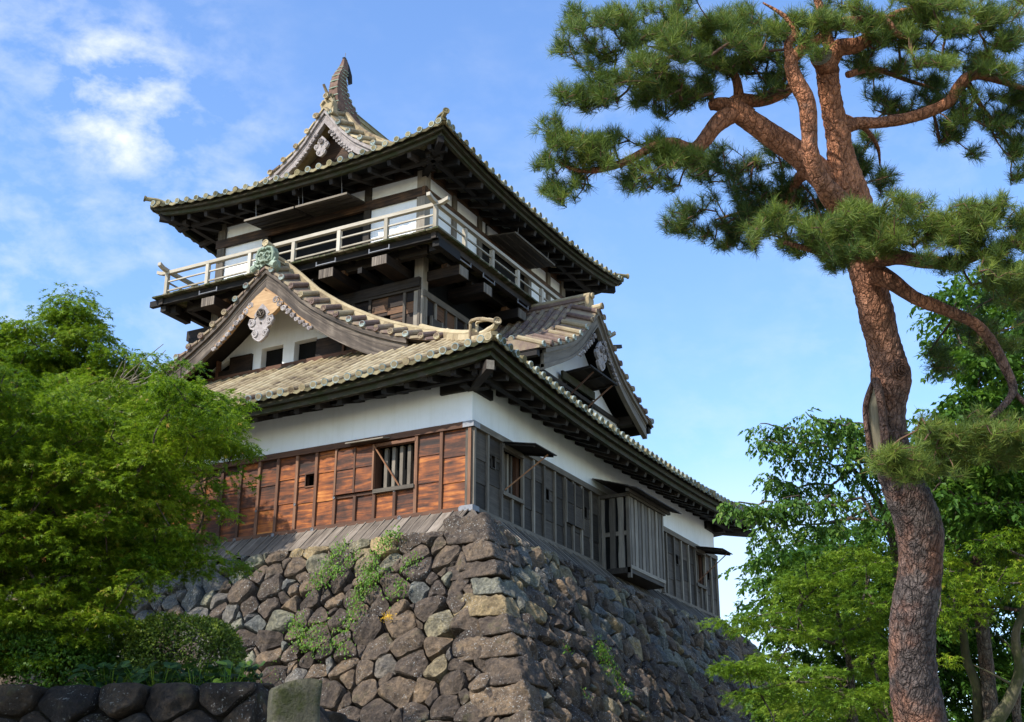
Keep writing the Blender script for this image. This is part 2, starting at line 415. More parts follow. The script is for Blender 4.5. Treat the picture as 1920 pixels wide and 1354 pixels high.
# ------------------------------------------------------------------ mesh helpers
class MB:
    def __init__(self):
        self.v, self.f, self.m, self.r, self.g = [], [], [], [], []

    def add(self, vs, fs, m=0, r=None, g=None):
        b = len(self.v)
        if r is None:
            r = random.random()
        self.v += [tuple(p) for p in vs]
        if g is None:
            o = random.random() * 40
            g = [(p[0] + o, p[1], p[2] + o) for p in vs]
        self.g += [tuple(p) for p in g]
        for q in fs:
            self.f.append([b + i for i in q])
            self.m.append(m)
            self.r.append(r)

    BF = [(0, 2, 3, 1), (4, 5, 7, 6), (0, 1, 5, 4), (2, 6, 7, 3), (0, 4, 6, 2), (1, 3, 7, 5)]

    def box(self, x0, x1, y0, y1, z0, z1, m=0, r=None):
        vs = [(x, y, z) for x in (x0, x1) for y in (y0, y1) for z in (z0, z1)]
        ext = (abs(x1 - x0), abs(y1 - y0), abs(z1 - z0))
        k = ext.index(max(ext))
        o = random.random() * 50
        g = [(p[k] + o, p[(k + 1) % 3] + o, p[(k + 2) % 3] - o) for p in vs]
        fs = [q if (x1 - x0) * (y1 - y0) * (z1 - z0) > 0 else q[::-1] for q in self.BF]
        fs = [q[::-1] for q in fs]
        self.add(vs, fs, m, r, g)

    def bar(self, p0, p1, w, h, up=(0, 0, 1), m=0, r=None, w1=None, h1=None):
        p0, p1, up = np.array(p0, float), np.array(p1, float), np.array(up, float)
        d = p1 - p0
        L = np.linalg.norm(d)
        d /= L
        s = np.cross(d, up)
        s /= np.linalg.norm(s)
        u = np.cross(s, d)
        w1 = w if w1 is None else w1
        h1 = h if h1 is None else h1
        o = random.random() * 50
        vs, g = [], []
        for p, ww, hh, l in ((p0, w, h, 0), (p1, w1, h1, L)):
            for a in (-.5, .5):
                for c in (-.5, .5):
                    vs.append(p + s * a * ww + u * c * hh)
                    g.append((l + o, a * ww + o, c * hh - o))
        self.add(vs, self.BF, m, r, g)

    def tube(self, pts, rad, n=8, m=0, r=None, caps=True, squash=None):
        pts = [np.array(p, float) for p in pts]
        if isinstance(rad, (int, float)):
            rad = [rad] * len(pts)
        vs, g = [], []
        prev = None
        o = random.random() * 50
        L = 0
        for i, p in enumerate(pts):
            a = pts[max(0, i - 1)]
            c = pts[min(len(pts) - 1, i + 1)]
            d = c - a
            d = d / (np.linalg.norm(d) + 1e-9)
            if prev is None:
                t = np.array([0, 0, 1.]) if abs(d[2]) < .9 else np.array([1., 0, 0])
            else:
                t = prev
            s = t - d * (t @ d)
            s /= np.linalg.norm(s) + 1e-9
            prev = s
            q = np.cross(d, s)
            if i:
                L += np.linalg.norm(p - pts[i - 1])
            for k in range(n):
                an = 2 * math.pi * k / n
                vs.append(p + (s * math.cos(an) + q * math.sin(an)) * rad[i])
                g.append((L + o, math.cos(an) * rad[i], math.sin(an) * rad[i]))
        fs = []
        for i in range(len(pts) - 1):
            for k in range(n):
                k2 = (k + 1) % n
                fs.append((i * n + k, i * n + k2, (i + 1) * n + k2, (i + 1) * n + k))
        if caps:
            fs.append(tuple(range(n))[::-1])
            fs.append(tuple((len(pts) - 1) * n + k for k in range(n)))
        self.add(vs, fs, m, r, g)

    def disc(self, c, ax, rad, dep, n=12, m=0, boss=True, r=None):
        """round tile end: raised rim and three comma bosses on the face"""
        c, ax = np.array(c, float), np.array(ax, float)
        ax /= np.linalg.norm(ax)
        s = np.cross(ax, (0, 0, 1.))
        s /= np.linalg.norm(s)
        u = np.cross(s, ax)
        prof = [(rad, -dep), (rad, 0), (rad * .80, 0), (rad * .74, -dep * .35)]
        vs = []
        for q, h in prof:
            for k in range(n):
                a = 2 * math.pi * k / n
                vs.append(c + (s * math.cos(a) + u * math.sin(a)) * q + ax * h)
        fs = []
        for i in range(3):
            for k in range(n):
                k2 = (k + 1) % n
                fs.append((i * n + k, i * n + k2, (i + 1) * n + k2, (i + 1) * n + k))
        fs.append(tuple(3 * n + k for k in range(n)))
        fs.append(tuple(range(n))[::-1])
        r = random.random() if r is None else r
        self.add(vs, fs, m, r)
        if boss:
            a0 = random.random() * 6
            for j in range(3):
                a = a0 + j * 2.094
                p = c + (s * math.cos(a) + u * math.sin(a)) * rad * .36 - ax * dep * .35
                bs = [p + (s * math.cos(t) + u * math.sin(t)) * rad * .21 for t in (0, 1.05, 2.09, 3.14, 4.19, 5.24)]
                top = p + ax * dep * .5
                self.add(bs + [top], [(k, (k + 1) % 6, 6) for k in range(6)], m, r)

    def prism(self, poly, f, d0, d1, m=0, r=None):
        """poly of (a,b) swept from d0 to d1 through f(a,b,d)"""
        n = len(poly)
        vs = [f(a, b, d0) for a, b in poly] + [f(a, b, d1) for a, b in poly]
        fs = [tuple(range(n)), tuple(range(n, 2 * n))[::-1]]
        for i in range(n):
            j = (i + 1) % n
            fs.append((j, i, n + i, n + j))
        g = [(a, b, d0) for a, b in poly] + [(a, b, d1) for a, b in poly]
        self.add(vs, fs, m, r, g)

    def sweep(self, secs, m=0, r=None, closed=False, caps=True):
        """secs: list of cross sections, each the same number of points"""
        n = len(secs[0])
        vs = [p for s in secs for p in s]
        g = []
        L = random.random() * 40
        for i, s in enumerate(secs):
            if i:
                L += float(np.linalg.norm(np.array(s[0]) - np.array(secs[i - 1][0])))
            for k in range(n):
                g.append((L, k * .13, k * .07))
        fs = []
        for i in range(len(secs) - 1):
            for k in range(n if closed else n - 1):
                k2 = (k + 1) % n
                fs.append((i * n + k, i * n + k2, (i + 1) * n + k2, (i + 1) * n + k))
        if closed and caps:
            fs.append(tuple(range(n))[::-1])
            fs.append(tuple((len(secs) - 1) * n + k for k in range(n)))
        self.add(vs, fs, m, r, g)

    def build(self, name, mats, parent=None, smooth=False):
        if not isinstance(mats, (list, tuple)):
            mats = [mats]
        return np_mesh(name, np.array(self.v), self.f, mats, parent, smooth, np.array(self.r), np.array(self.m), np.array(self.g))


def np_mesh(name, v, f, mats, parent=None, smooth=False, rnd=None, mi=None, gc=None):
    v = np.asarray(v, float)
    c = np.array([(v[:, 0].min() + v[:, 0].max()) / 2, (v[:, 1].min() + v[:, 1].max()) / 2, v[:, 2].min()])
    me = bpy.data.meshes.new(name)
    if isinstance(f, np.ndarray):
        nf, k = f.shape
        me.vertices.add(len(v))
        me.vertices.foreach_set('co', (v - c).astype(np.float32).ravel())
        me.loops.add(nf * k)
        me.loops.foreach_set('vertex_index', f.astype(np.int32).ravel())
        me.polygons.add(nf)
        me.polygons.foreach_set('loop_start', np.arange(0, nf * k, k, dtype=np.int32))
        me.update(calc_edges=True)
    else:
        me.from_pydata((v - c).tolist(), [], f)
        me.update()
    for m in mats:
        me.materials.append(M[m] if isinstance(m, str) else m)
    np_ = len(me.polygons)
    if mi is not None and len(mats) > 1:
        me.polygons.foreach_set('material_index', np.asarray(mi, np.int32))
    if rnd is not None:
        a = me.attributes.new('rnd', 'FLOAT', 'FACE')
        a.data.foreach_set('value', np.asarray(rnd, np.float32))
    if gc is not None:
        a = me.attributes.new('gc', 'FLOAT_VECTOR', 'POINT')
        a.data.foreach_set('vector', np.asarray(gc, np.float32).ravel())
    if smooth:
        me.polygons.foreach_set('use_smooth', np.ones(np_, bool))
    o = bpy.data.objects.new(name, me)
    COL.objects.link(o)
    place(o, c, parent)
    return o


WORLD_AT = {}


def place(o, c, parent):
    c = np.array(c, float)
    WORLD_AT[o] = c
    if parent is not None:
        o.parent = parent
        o.location = c - WORLD_AT[parent]
    else:
        o.location = c


def empty(name, loc, parent=None):
    o = bpy.data.objects.new(name, None)
    o.empty_display_size = 0.3
    COL.objects.link(o)
    place(o, loc, parent)
    return o


def tag(o, label=None, cat=None, group=None, kind=None):
    for k, v in (('label', label), ('category', cat), ('group', group), ('kind', kind)):
        if v:
            o[k] = v
    return o


def lerp(a, b, t):
    return a + (b - a) * t


def interp(x, tab):
    return float(np.interp(x, [p[0] for p in tab], [p[1] for p in tab]))


def smooth_path(pts, k=4):
    """Catmull-Rom through pts (each any length tuple)"""
    P = [np.array(p, float) for p in pts]
    out = []
    for i in range(len(P) - 1):
        p0 = P[max(0, i - 1)]
        p1, p2 = P[i], P[i + 1]
        p3 = P[min(len(P) - 1, i + 2)]
        for j in range(k):
            t = j / k
            out.append(.5 * ((2 * p1) + (-p0 + p2) * t + (2 * p0 - 5 * p1 + 4 * p2 - p3) * t * t + (-p0 + 3 * p1 - 3 * p2 + p3) * t ** 3))
    out.append(P[-1])
    return out



# ------------------------------------------------------------------ ground
mb = MB()
mb.add([(-400, -400, -9.75), (400, -400, -9.75), (400, 400, -9.75), (-400, 400, -9.75)], [(0, 1, 2, 3)])
tag(mb.build('ground', 'gravel'), kind='structure')

# ------------------------------------------------------------------ castle keep
XC, YC = -8.0, 8.58
HX, HY = 8.0, 8.58            # half size of the lower hall
UX_, UY_ = 4.03, 4.83          # half size of the upper hall
keep = tag(empty('castle_keep', (XC, YC, 0)), 'old timber castle tower with white plaster walls and stacked stone tile roofs', 'castle')


def front(u, o, z):   # wall facing the garden steps
    return (u, -o, z)


def right(u, o, z):
    return (o, u, z)


def fbox(mb, F, u0, u1, o0, o1, z0, z1, m=0, r=None):
    a, b = F(u0, o0, z0), F(u1, o1, z1)
    mb.box(min(a[0], b[0]), max(a[0], b[0]), min(a[1], b[1]), max(a[1], b[1]), min(a[2], b[2]), max(a[2], b[2]), m, r)


def upper_front(u, o, z):
    return (u, YC - UY_ - o, z)


def upper_right(u, o, z):
    return (XC + UX_ + o, u, z)


# ---- plaster body of the lower hall
mb = MB()
mb.box(-16, 0, 0, 17.16, 2.16, 3.9)
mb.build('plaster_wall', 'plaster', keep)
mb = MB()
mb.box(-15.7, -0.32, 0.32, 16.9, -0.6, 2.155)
mb.build('inner_wall', 'black', keep)


def board_wall(F, name, u0, u1, battens, holes, board_m, batten_m, plates, parent, z0=.02, z1=2.06, seams=(.72, 1.40), uo=0.0):
    """lapped horizontal boards between vertical battens; holes are (u0,u1,z0,z1)"""
    mb = MB()
    us = sorted(battens)
    for i in range(len(us) - 1):
        a, b = us[i], us[i + 1]
        zs = [z0] + [s + random.uniform(-.10, .10) + .05 * math.sin(i * 1.7) for s in seams] + [z1]
        for k in range(len(zs) - 1):
            segs = [(zs[k], zs[k + 1])]
            for h in holes:
                if h[0] < b - .02 and h[1] > a + .02:
                    new = []
                    for s in segs:
                        if h[3] <= s[0] or h[2] >= s[1]:
                            new.append(s)
                        else:
                            if h[2] > s[0] + .01:
                                new.append((s[0], h[2]))
                            if h[3] < s[1] - .01:
                                new.append((h[3], s[1]))
                    if h[0] > a + .05 or h[1] < b - .05:      # a small loophole: keep the board beside it
                        rr = random.random()
                        lo, hi = max(h[2], zs[k]), min(h[3], zs[k + 1])
                        if hi > lo:
                            for (p, q) in ((a + .004, h[0]), (h[1], b - .004)):
                                if q - p > .02:
                                    vb(mb, F, p, q, lo, hi, rr, uo)
                    segs = new
            rr = random.random()
            for s in segs:
                vb(mb, F, a + .004, b - .004, s[0], s[1], rr, uo)
    for i, u in enumerate(us):
        w = .042
        zt = z1
        cut = [h for h in holes if h[0] < u - .05 and h[1] > u + .05]
        zz = [(z0, zt)] if not cut else [(z0, cut[0][2] - .02)]
        for (p, q) in zz:
            fbox(mb, F, u - w, u + w, uo + .01, uo + .085, p, q, 1)
    for (za, zb, oo) in plates:
        fbox(mb, F, u0, u1, uo - .02, uo + oo, za, zb, 1, .35)
    return mb.build(name, [board_m, batten_m], parent)


def vb(mb, F, a, b, za, zb, r, uo):
    """one board, its lower edge a little proud of the board below"""
    o = random.random() * 50
    L = b - a
    vs = [F(a, uo - .03, za), F(b, uo - .03, za), F(a, uo - .03, zb), F(b, uo - .03, zb),
          F(a, uo + .036, za), F(b, uo + .036, za), F(a, uo + .014, zb), F(b, uo + .014, zb)]
    g = [(o, za, o), (o + L, za, o), (o, zb, o), (o + L, zb, o)] * 2
    fs = [(4, 5, 7, 6), (0, 4, 6, 2), (1, 3, 7, 5), (0, 1, 5, 4), (2, 6, 7, 3), (0, 2, 3, 1)]
    mb.add(vs, fs, 0, r, g)


fb = [-0.02, -.83, -1.56] + [-2.17, -2.78, -3.37] + [-4.0 - .625 * i for i in range(20)]
fb = [b for b in fb if b > -16] + [-15.98]
gunF = [(-4.97, -4.67, 1.18, 1.50), (-10.0, -9.7, 1.18, 1.50), (-13.4, -13.1, 1.18, 1.5)]
winF = (-2.78, -1.60, .74, 1.94)
backF = (-4.0, -1.56, .74, 1.98)
board_wall(front, 'board_wall', -16, 0, fb, gunF + [backF], 'orange', 'batten', [(2.045, 2.20, .115), (-.10, .05, .105)], keep)
rb = [.02, .70, 1.42, 1.98, 2.56, 3.17, 3.78, 4.42, 5.04, 5.55, 6.1, 6.74, 7.33, 9.95, 10.6, 11.2, 11.8, 12.45, 13.1, 13.75, 14.4, 15.02, 15.5, 15.96, 16.55, 17.14]
gunR = [(.92, 1.12, 1.28, 1.58), (3.93, 4.1, 1.15, 1.45), (6.3, 6.5, 1.2, 1.5), (13.3, 13.5, 1.2, 1.5), (16.2, 16.4, 1.2, 1.5)]
winR1 = (1.44, 2.54, .74, 1.94)
winR2 = (15.04, 15.94, .84, 2.0)
board_wall(right, 'board_wall', 0, 17.16, rb, gunR + [winR1, winR2], 'grey', 'greylight', [(2.045, 2.20, .115), (-.10, .05, .105)], keep)
# loophole frames
for (F, gs, mt) in ((front, gunF, 'batten'), (right, gunR, 'grey')):
    for (a, b, c, d) in gs:
        mb = MB()
        for q in ((a - .03, a, c - .03, d + .03), (b, b + .03, c - .03, d + .03), (a, b, c - .035, c), (a, b, d, d + .03)):
            fbox(mb, F, q[0], q[1], -.12, .045, q[2], q[3])
        mb.build('gun_port', mt, keep)
# corner post with iron shoes
mb = MB()
mb.box(-.155, .045, -.045, .155, .04, 2.06, 0)
o = mb.build('corner_post', 'greylight', keep)
mb = MB()
for z in (2.07, -.06):
    mb.box(-.20, .118, -.118, -.112, z - .02, z + .13)
    mb.box(.112, .118, -.118, .20, z - .02, z + .13)
    mb.disc((-.22, -.112, z + .055), (0, -1, 0), .075, .012, 12, 0, False)
    mb.disc((-.10, -.118, z + .055), (0, -1, 0), .022, .02, 8, 0, False)
mb.build('iron_shoe', 'iron', o)
mb = MB()
for u in (-1.98, -4.62, -5.88, -7.14):
    mb.disc((u, -.125, -.02), (0, -1, 0), .05, .05, 10, 0, False)
for u in (-4.0, -6.5, -5.24, -7.75, -2.17):
    mb.disc((u, -.105, .72 + .03 * math.sin(u * 9)), (0, -1, 0), .035, .04, 8, 0, False)
mb.build('nail_cover', 'iron', keep)

# ---- front barred window: bars, sill, head, sliding shutter
w = empty('barred_window', F_ := front(-2.2, 0, .74), keep)
for i in range(5):
    mb = MB()
    u = -2.62 + .232 * i
    fbox(mb, front, u, u + .095, -.20, -.10, .78, 1.90)
    mb.build('window_bar', 'greylight', w)
mb = MB()
fbox(mb, front, -2.80, -1.58, -.25, .13, .70, .80)
mb.build('window_sill', 'greylight', w)
mb = MB()
fbox(mb, front, -2.82, -1.58, -.06, .10, 1.92, 2.0)
fbox(mb, front, -2.84, -2.78, -.25, .06, .8, 1.92)
fbox(mb, front, -1.60, -1.55, -.25, .09, .02, 2.04)
mb.build('window_frame', 'batten', w)
mb = MB()   # boards under the window
for (a, b) in ((-3.96, -3.39), (-3.35, -2.80), (-2.76, -2.19), (-2.15, -1.6)):
    vb(mb, front, a, b, .03, .70, random.random(), 0)
for u in (-3.37, -2.78, -2.17):
    fbox(mb, front, u - .04, u + .04, -.02, .09, .02, .70, 1)
mb.build('lower_board', ['orange', 'batten'], keep)
sh = MB()
for (a, b) in ((-3.98, -3.40), (-3.37, -2.80)):
    for (za, zb) in ((.80, 1.44), (1.445, 1.97)):
        vb(sh, front, a, b, za, zb, random.random() * .6 + .2, .085)
for u in (-3.97, -3.385, -2.81):
    fbox(sh, front, u - .025, u + .025, .06, .14, .79, 1.98, 1)
fbox(sh, front, -4.0, -1.58, -.02, .06, .71, .78, 1)
sh.build('sliding_shutter', ['orange', 'batten'], keep)
mb = MB()
mb.bar(front(-2.78, .15, 1.93), front(-2.05, .05, .82), .05, .035)
mb.build('prop_stick', 'prop', keep)
mb = MB()
mb.bar(front(-3.55, .20, 2.10), front(-2.35, .26, 2.07), .30, .03, (0, -.25, 1))
mb.build('raised_shutter', 'greylight', keep)


def prop_window(wd, ya, yb, za, zb, reach, parent, drop=.18):
    F = right
    w = empty('barred_window', F((ya + yb) / 2, 0, za), parent)
    n = 4
    for i in range(n):
        mb = MB()
        u = ya + .12 + (yb - ya - .30) * i / n
        fbox(mb, F, u, u + .08, -.17, -.08, za + .04, zb - .03)
        mb.build('window_bar', 'greylight', w)
    mb = MB()
    fbox(mb, F, ya - .02, yb + .02, -.22, .12, za - .06, za + .04)
    mb.build('window_sill', 'greylight', w)
    mb = MB()
    fbox(mb, F, yb - .14, yb, -.22, -.04, za + .04, zb, 1)
    fbox(mb, F, ya, ya + .05, -.22, .08, za + .04, zb, 0)
    mb.bar(F(ya, .06, zb + .02), F(yb, .06, zb + .02), .12, .12)
    mb.build('window_frame', ['greylight', 'batten'], w)
    s = MB()
    zt = zb + .13
    A, B = ya - .03, yb + .06
    for i in range(3):
        o0, o1 = .10 + i * (reach - .1) / 3, .10 + (i + 1) * (reach - .1) / 3
        z0 = zt - drop * i / 3
        z1 = zt - drop * (i + 1) / 3
        s.sweep([[F(A, o0, z0), F(A, o1 + .02, z1 - .005), F(A, o1 + .02, z1 - .03), F(A, o0, z0 - .03)],
                 [F(B, o0, z0), F(B, o1 + .02, z1 - .005), F(B, o1 + .02, z1 - .03), F(B, o0, z0 - .03)]], 0, None, True)
    for u in (A + .08, B - .08):
        s.bar(F(u, .1, zt - .055), F(u, reach - .05, zt - drop - .05), .05, .045, (0, 0, 1), 0)
    s = s.build('prop_shutter', 'dark', parent)
    mb = MB()
    mb.bar(F(ya + .15, .06, za + .10), F(yb - .22, reach - .10, zt - drop - .05), .035, .035)
    mb.build('prop_stick', 'prop', s)


prop_window(None, 1.44, 2.54, .74, 1.94, 1.02, keep)
prop_window(None, 15.04, 15.94, .84, 2.0, 1.05, keep)

# ---- stone-drop bay on the right wall
bay = empty('stone_drop_bay', right(8.6, .5, -.2), keep)
B0, B1, BP = 7.35, 9.95, .98
mb = MB()
fbox(mb, right, B0, B1, .03, BP, -.28, -.12)
mb.build('bay_floor', 'grey', bay)
mb = MB()
fbox(mb, right, B0 + .08, B1 - .08, .03, BP - .14, -.1, 2.0)
mb.build('bay_core', 'black', bay)
for (a, oo) in ((B0, BP - .10), (B1 - .1, BP - .10)):
    mb = MB()
    fbox(mb, right, a, a + .10, oo, oo + .105, -.42, 1.98)
    mb.build('bay_post', 'greylight', bay)
mb = MB()
nb = 9
for i in range(nb):
    a = B0 + .13 + (B1 - B0 - .25) * i / nb
    o_ = random.uniform(-.012, .012)
    p, q = a, a + .185 + random.uniform(-.02, .015)
    vs = []
    o1 = random.random() * 50
    secs = []
    gg = []
    for j in range(7):
        z = -.12 + 2.05 * j / 6
        j1, j2 = random.uniform(-.012, .012), random.uniform(-.012, .012)
        secs.append([right(p + j1, BP - .05 + o_, z), right(p + j1, BP + o_, z), right(q + j2, BP + o_, z), right(q + j2, BP - .05 + o_, z)])
    mb.sweep(secs, 0, random.random(), True)
for i, (a, wd) in enumerate(((.10, .10), (.36, .17), (.62, .17))):
    secs = []
    for j in range(7):
        z = -.12 + 2.05 * j / 6
        j1, j2 = random.uniform(-.014, .014), random.uniform(-.014, .014)
        secs.append([right(B0, a + j1, z), right(B0 + .05, a + j1, z), right(B0 + .05, a + wd + j2, z), right(B0, a + wd + j2, z)])
    mb.sweep(secs, 0, random.random(), True)
fbox(mb, right, B0 + .03, B0 + .08, .06, BP - .05, .82, .94)
fbox(mb, right, B0 + .01, B1 - .01, BP - .045, BP + .022, -.16, -.06)
mb.build('bay_slat', 'greylight', bay)
mb = MB()
fbox(mb, right, B0 - .05, B1 + .08, .02, BP + .06, 1.94, 2.04)
for i in range(5):
    o0, o1 = .03 + i * .27, .03 + (i + 1) * .27
    z0, z1 = 2.50 - i * .088, 2.50 - (i + 1) * .088
    secs = []
    for j in range(11):
        u = lerp(B0 - .42, B1 + .42, j / 10)
        jz = random.uniform(-.012, .012)
        secs.append([right(u, o0, z0 + jz), right(u, o1 + .04, z1 + jz), right(u, o1 + .04, z1 - .03 + jz), right(u, o0, z0 - .03)])
    mb.sweep(secs, 0, None, True)
mb.bar(right(B0 - .3, BP + .08, 2.05), right(B1 + .3, BP + .08, 2.05), .09, .09)
mb.build('bay_roof', 'grey', bay)
mb = MB()   # shutter left of the bay
for (a, b) in ((5.07, 5.58), (5.6, 6.12)):
    for (za, zb) in ((.78, 1.36), (1.365, 1.98)):
        vb(mb, right, a, b, za, zb, random.random(), .07)
for u in (5.06, 5.59, 6.13):
    fbox(mb, right, u - .02, u + .02, .05, .12, .77, 1.99, 1)
mb.build('sliding_shutter', ['grey', 'greylight'], keep)

# ---- shingle skirt shedding water over the stone base
for F, u0, u1 in ((front, -16.3, -.02), (right, .05, 17.5)):
    mb = MB()
    u = u0
    while u < u1 - .05:
        wd = random.uniform(.24, .34)
        b = min(u1, u + wd)
        t = random.uniform(-.008, .008)
        secs = []
        for (o, z) in ((.03, -.02), (.40, -.335), (.80, -.70)):
            k = 1 + o * (.55 if True else 0) / 8.0
            secs.append([F(u + .006, o, z + t), F(u + .006, o, z + .035 + t), F(b - .004, o, z + .035 + t), F(b - .004, o, z + t)])
        if F is right:
            secs = secs[::-1]
        mb.sweep(secs, 0, random.random(), True)
        # batten strip over the joint
        mb.bar(F(b, .04, .045 + t - .02), F(b, .79, -.66 + t), .035, .03, (0, 0, 1), 1)
        u = b
    mb.build('skirt_boards', ['skirt' if F is front else 'grey', 'skirt' if F is front else 'greylight'], keep)

mb = MB()
for k in range(3):
    a0, a1 = .80 * k / 3, .80 * (k + 1) / 3 - .006
    mb.add([front(a0, a0, -.02 - .85 * a0), front(a0, .80, -.70), front(a1, .80, -.70), front(a1, a1, -.02 - .85 * a1)], [(0, 1, 2, 3)], 0, None, [(0, a0, 0), (.8, a0, 0), (.8, a1, 0), (.2, a1, 0)])
    mb.add([right(-a0, a0, -.02 - .85 * a0), right(-a0, .80, -.70), right(-a1, .80, -.70), right(-a1, a1, -.02 - .85 * a1)], [(3, 2, 1, 0)], 0, None, [(0, a0, 0), (.8, a0, 0), (.8, a1, 0), (.2, a1, 0)])
mb.bar((.0, -.0, .0), (.80, -.80, -.68), .07, .05)
mb.build('skirt_corner', 'skirt', keep)


# ---- roofs
class Side:
    """one eave side of a hipped roof: T along the eave, Nn outward"""

    def __init__(s, T, Nn, hl, hd, run, zf, zb, up, pw):
        s.T, s.N, s.hl, s.hd, s.run, s.zf, s.zb, s.up, s.pw = np.array(T, float), np.array(Nn, float), hl, hd, run, zf, zb, up, pw

    def zedge(s, u):
        return s.zb + s.up * min(1, abs(u) / s.hl) ** s.pw

    def pt(s, u, d, dz=0.0):
        """u along eave, d = distance up the slope from the eave (plan)"""
        q = np.array([XC, YC]) + s.T * u + s.N * (s.hd - d)
        lift = s.up * min(1, abs(u) / s.hl) ** s.pw * max(0, 1 - d / s.run) ** 1.6
        return np.array([q[0], q[1], s.zb + s.zf(d) + lift + dz])

    def at(s, u, d, z):
        q = np.array([XC, YC]) + s.T * u + s.N * (s.hd - d)
        return np.array([q[0], q[1], z])


LOW = [(0, 0), (1.5, .97), (2.8, 1.82), (3.7, 2.40), (4.5, 2.93), (5.14, 3.36), (5.4, 3.52)]
UPP = [(0, 3.40), (.35, 2.97), (.73, 2.46), (1.2, 2.00), (1.8, 1.58), (2.3, 1.28), (3.2, .86), (4.2, .47), (5.0, .20), (5.7, 0)]


def zlow(d):
    return interp(d, LOW)


def zupp(d):
    return interp(5.7 - d, UPP)


TN = [((1, 0), (0, -1)), ((0, 1), (1, 0)), ((-1, 0), (0, 1)), ((0, -1), (-1, 0))]
lows = [Side(T, Nn, *((9.39, 9.97, 5.14) if i % 2 == 0 else (9.97, 9.39, 5.36)), zlow, 3.33, .42, 2.6) for i, (T, Nn) in enumerate(TN)]
upps = [Side(T, Nn, *((5.7, 6.49, 2.2) if i % 2 == 0 else (6.49, 5.7, 5.7)), zupp, 12.15, .40, 2.6) for i, (T, Nn) in enumerate(TN)]

lower_roof = empty('lower_roof', (XC, YC, 3.3), keep)
upper_roof = empty('upper_roof', (XC, YC, 12.1), keep)


def cover_tile(mb, path, r, m, over=1.09):
    """a row of round cover tiles: each tile flares a little over the next one down"""
    pts = smooth_path(path, 1)
    seg = []
    L = 0
    for i in range(len(pts) - 1):
        seg.append(np.linalg.norm(pts[i + 1] - pts[i]))
    L = sum(seg)
    n = max(1, int(round(L / .32)))

    def along(s):
        for i, l in enumerate(seg):
            if s <= l or i == len(seg) - 1:
                return pts[i] + (pts[i + 1] - pts[i]) * (s / l)
            s -= l
    base = random.random()
    jo = random.gauss(0, .007)
    for k in range(n):
        a, b = along(L * k / n), along(L * (k + 1) / n)
        d = (b - a) / np.linalg.norm(b - a)
        side = np.cross(d, (0, 0, 1.))
        side /= np.linalg.norm(side)
        up = np.cross(side, d)
        sh_ = side * (jo + random.gauss(0, .005)) + up * random.gauss(0, .003)
        a, b = a + sh_, b + sh_
        vs = []
        for p, rr in ((a - d * .015, r * over), (b, r * .95)):
            for j in range(7):
                an = math.pi * (j / 6 * 1.24 - .12)
                vs.append(p + side * math.cos(an) * rr + up * math.sin(an) * rr)
        fs = [(j, j + 1, 8 + j, 7 + j) for j in range(6)] + [(0, 6, 5, 4, 3, 2, 1)]
        mb.add(vs, fs, m, min(1, max(0, base * .5 + random.random() * .5)))


def roof_tiles(side, parent, umax_at, dmax_at, mat_name, disc_m, name='roof_tiles', step=.345, r=.082, fine=1, eave=True):
    mb = MB()
    n = int(side.hl * 2 / step)
    st = side.hl * 2 / n
    # sheet of pan tiles
    us = [-side.hl + st * k for k in range(n + 1)]
    for k in range(n):
        a, b = us[k], us[k + 1]
        mid = (a + b) / 2
        da, db = dmax_at(a), dmax_at(b)
        steps = max(2, int(max(da, db) / .3))
        secs = []
        for j in range(steps + 1):
            t = j / steps
            secs.append([side.pt(a, max(-.03, da * t), -.06), side.pt(mid, max(-.03, (da + db) / 2 * t), -.085), side.pt(b, max(-.03, db * t), -.06)])
        mb.sweep(secs, 0, random.random())
        dm = dmax_at(mid)
        if eave:
            # drooping lip of the pan tile
            p, q, c = side.pt(a + r * .7, -.03, -.045), side.pt(b - r * .7, -.03, -.045), side.pt(mid, -.03, -.075)
            o3 = np.array([side.N[0], side.N[1], 0]) * .03
            dz = np.array([0, 0, -.085])
            mb.add([p + o3, c + o3, q + o3, p + o3 + dz, c + o3 + dz * 1.15, q + o3 + dz, p, c, q, p + dz, c + dz * 1.15, q + dz],
                   [(0, 1, 4, 3), (1, 2, 5, 4), (6, 7, 1, 0), (7, 8, 2, 1), (3, 4, 10, 9), (4, 5, 11, 10), (0, 3, 9, 6), (2, 8, 11, 5)], 2)
    for k in range(n + 1):
        u = us[k] + (st * .4 if k == 0 else -st * .4 if k == n else 0)
        dm = dmax_at(u)
        if dm < .12:
            continue
        steps = max(2, int(dm / .6) + 1)
        path = [side.pt(u, -.06 + (dm + .06) * j / steps, -.045) for j in range(steps + 1)]
        cover_tile(mb, path, r, 0)
        if eave:
            ax = path[0] - path[1]
            ax[2] *= .35
            mb.disc(path[0] + ax / np.linalg.norm(ax) * .02 + np.array([0, 0, .018]), ax, r * 1.22, .05, 12, 1 if random.random() < .85 else 0)
    o = mb.build(name, [mat_name, disc_m, 'lip'], parent)
    return o


for i, s in enumerate(lows):
    lim = lambda u, s=s: max(0.05, min(s.run, (s.hl - abs(u)) * (s.run / (5.36 if i % 2 == 0 else 5.14))))
    roof_tiles(s, lower_roof, None, lim, 'tile' if i == 0 else 'mosstile', 'disc')


def lim_front(u):
    return max(.05, min(2.2, 5.7 - abs(u)))


def lim_side(u):
    if abs(u) <= 4.1:
        return 5.62
    if abs(u) <= 4.95:
        return 2.2
    return max(.05, min(6.49 - abs(u), 2.2))


for i, s in enumerate(upps):
    roof_tiles(s, upper_roof, None, lim_front if i % 2 == 0 else lim_side, 'mosstile', 'disc', step=.40)


def mitred(side, u, d, z):
    lim = side.hl - d
    return side.at(max(-lim, min(lim, u)), d, z)


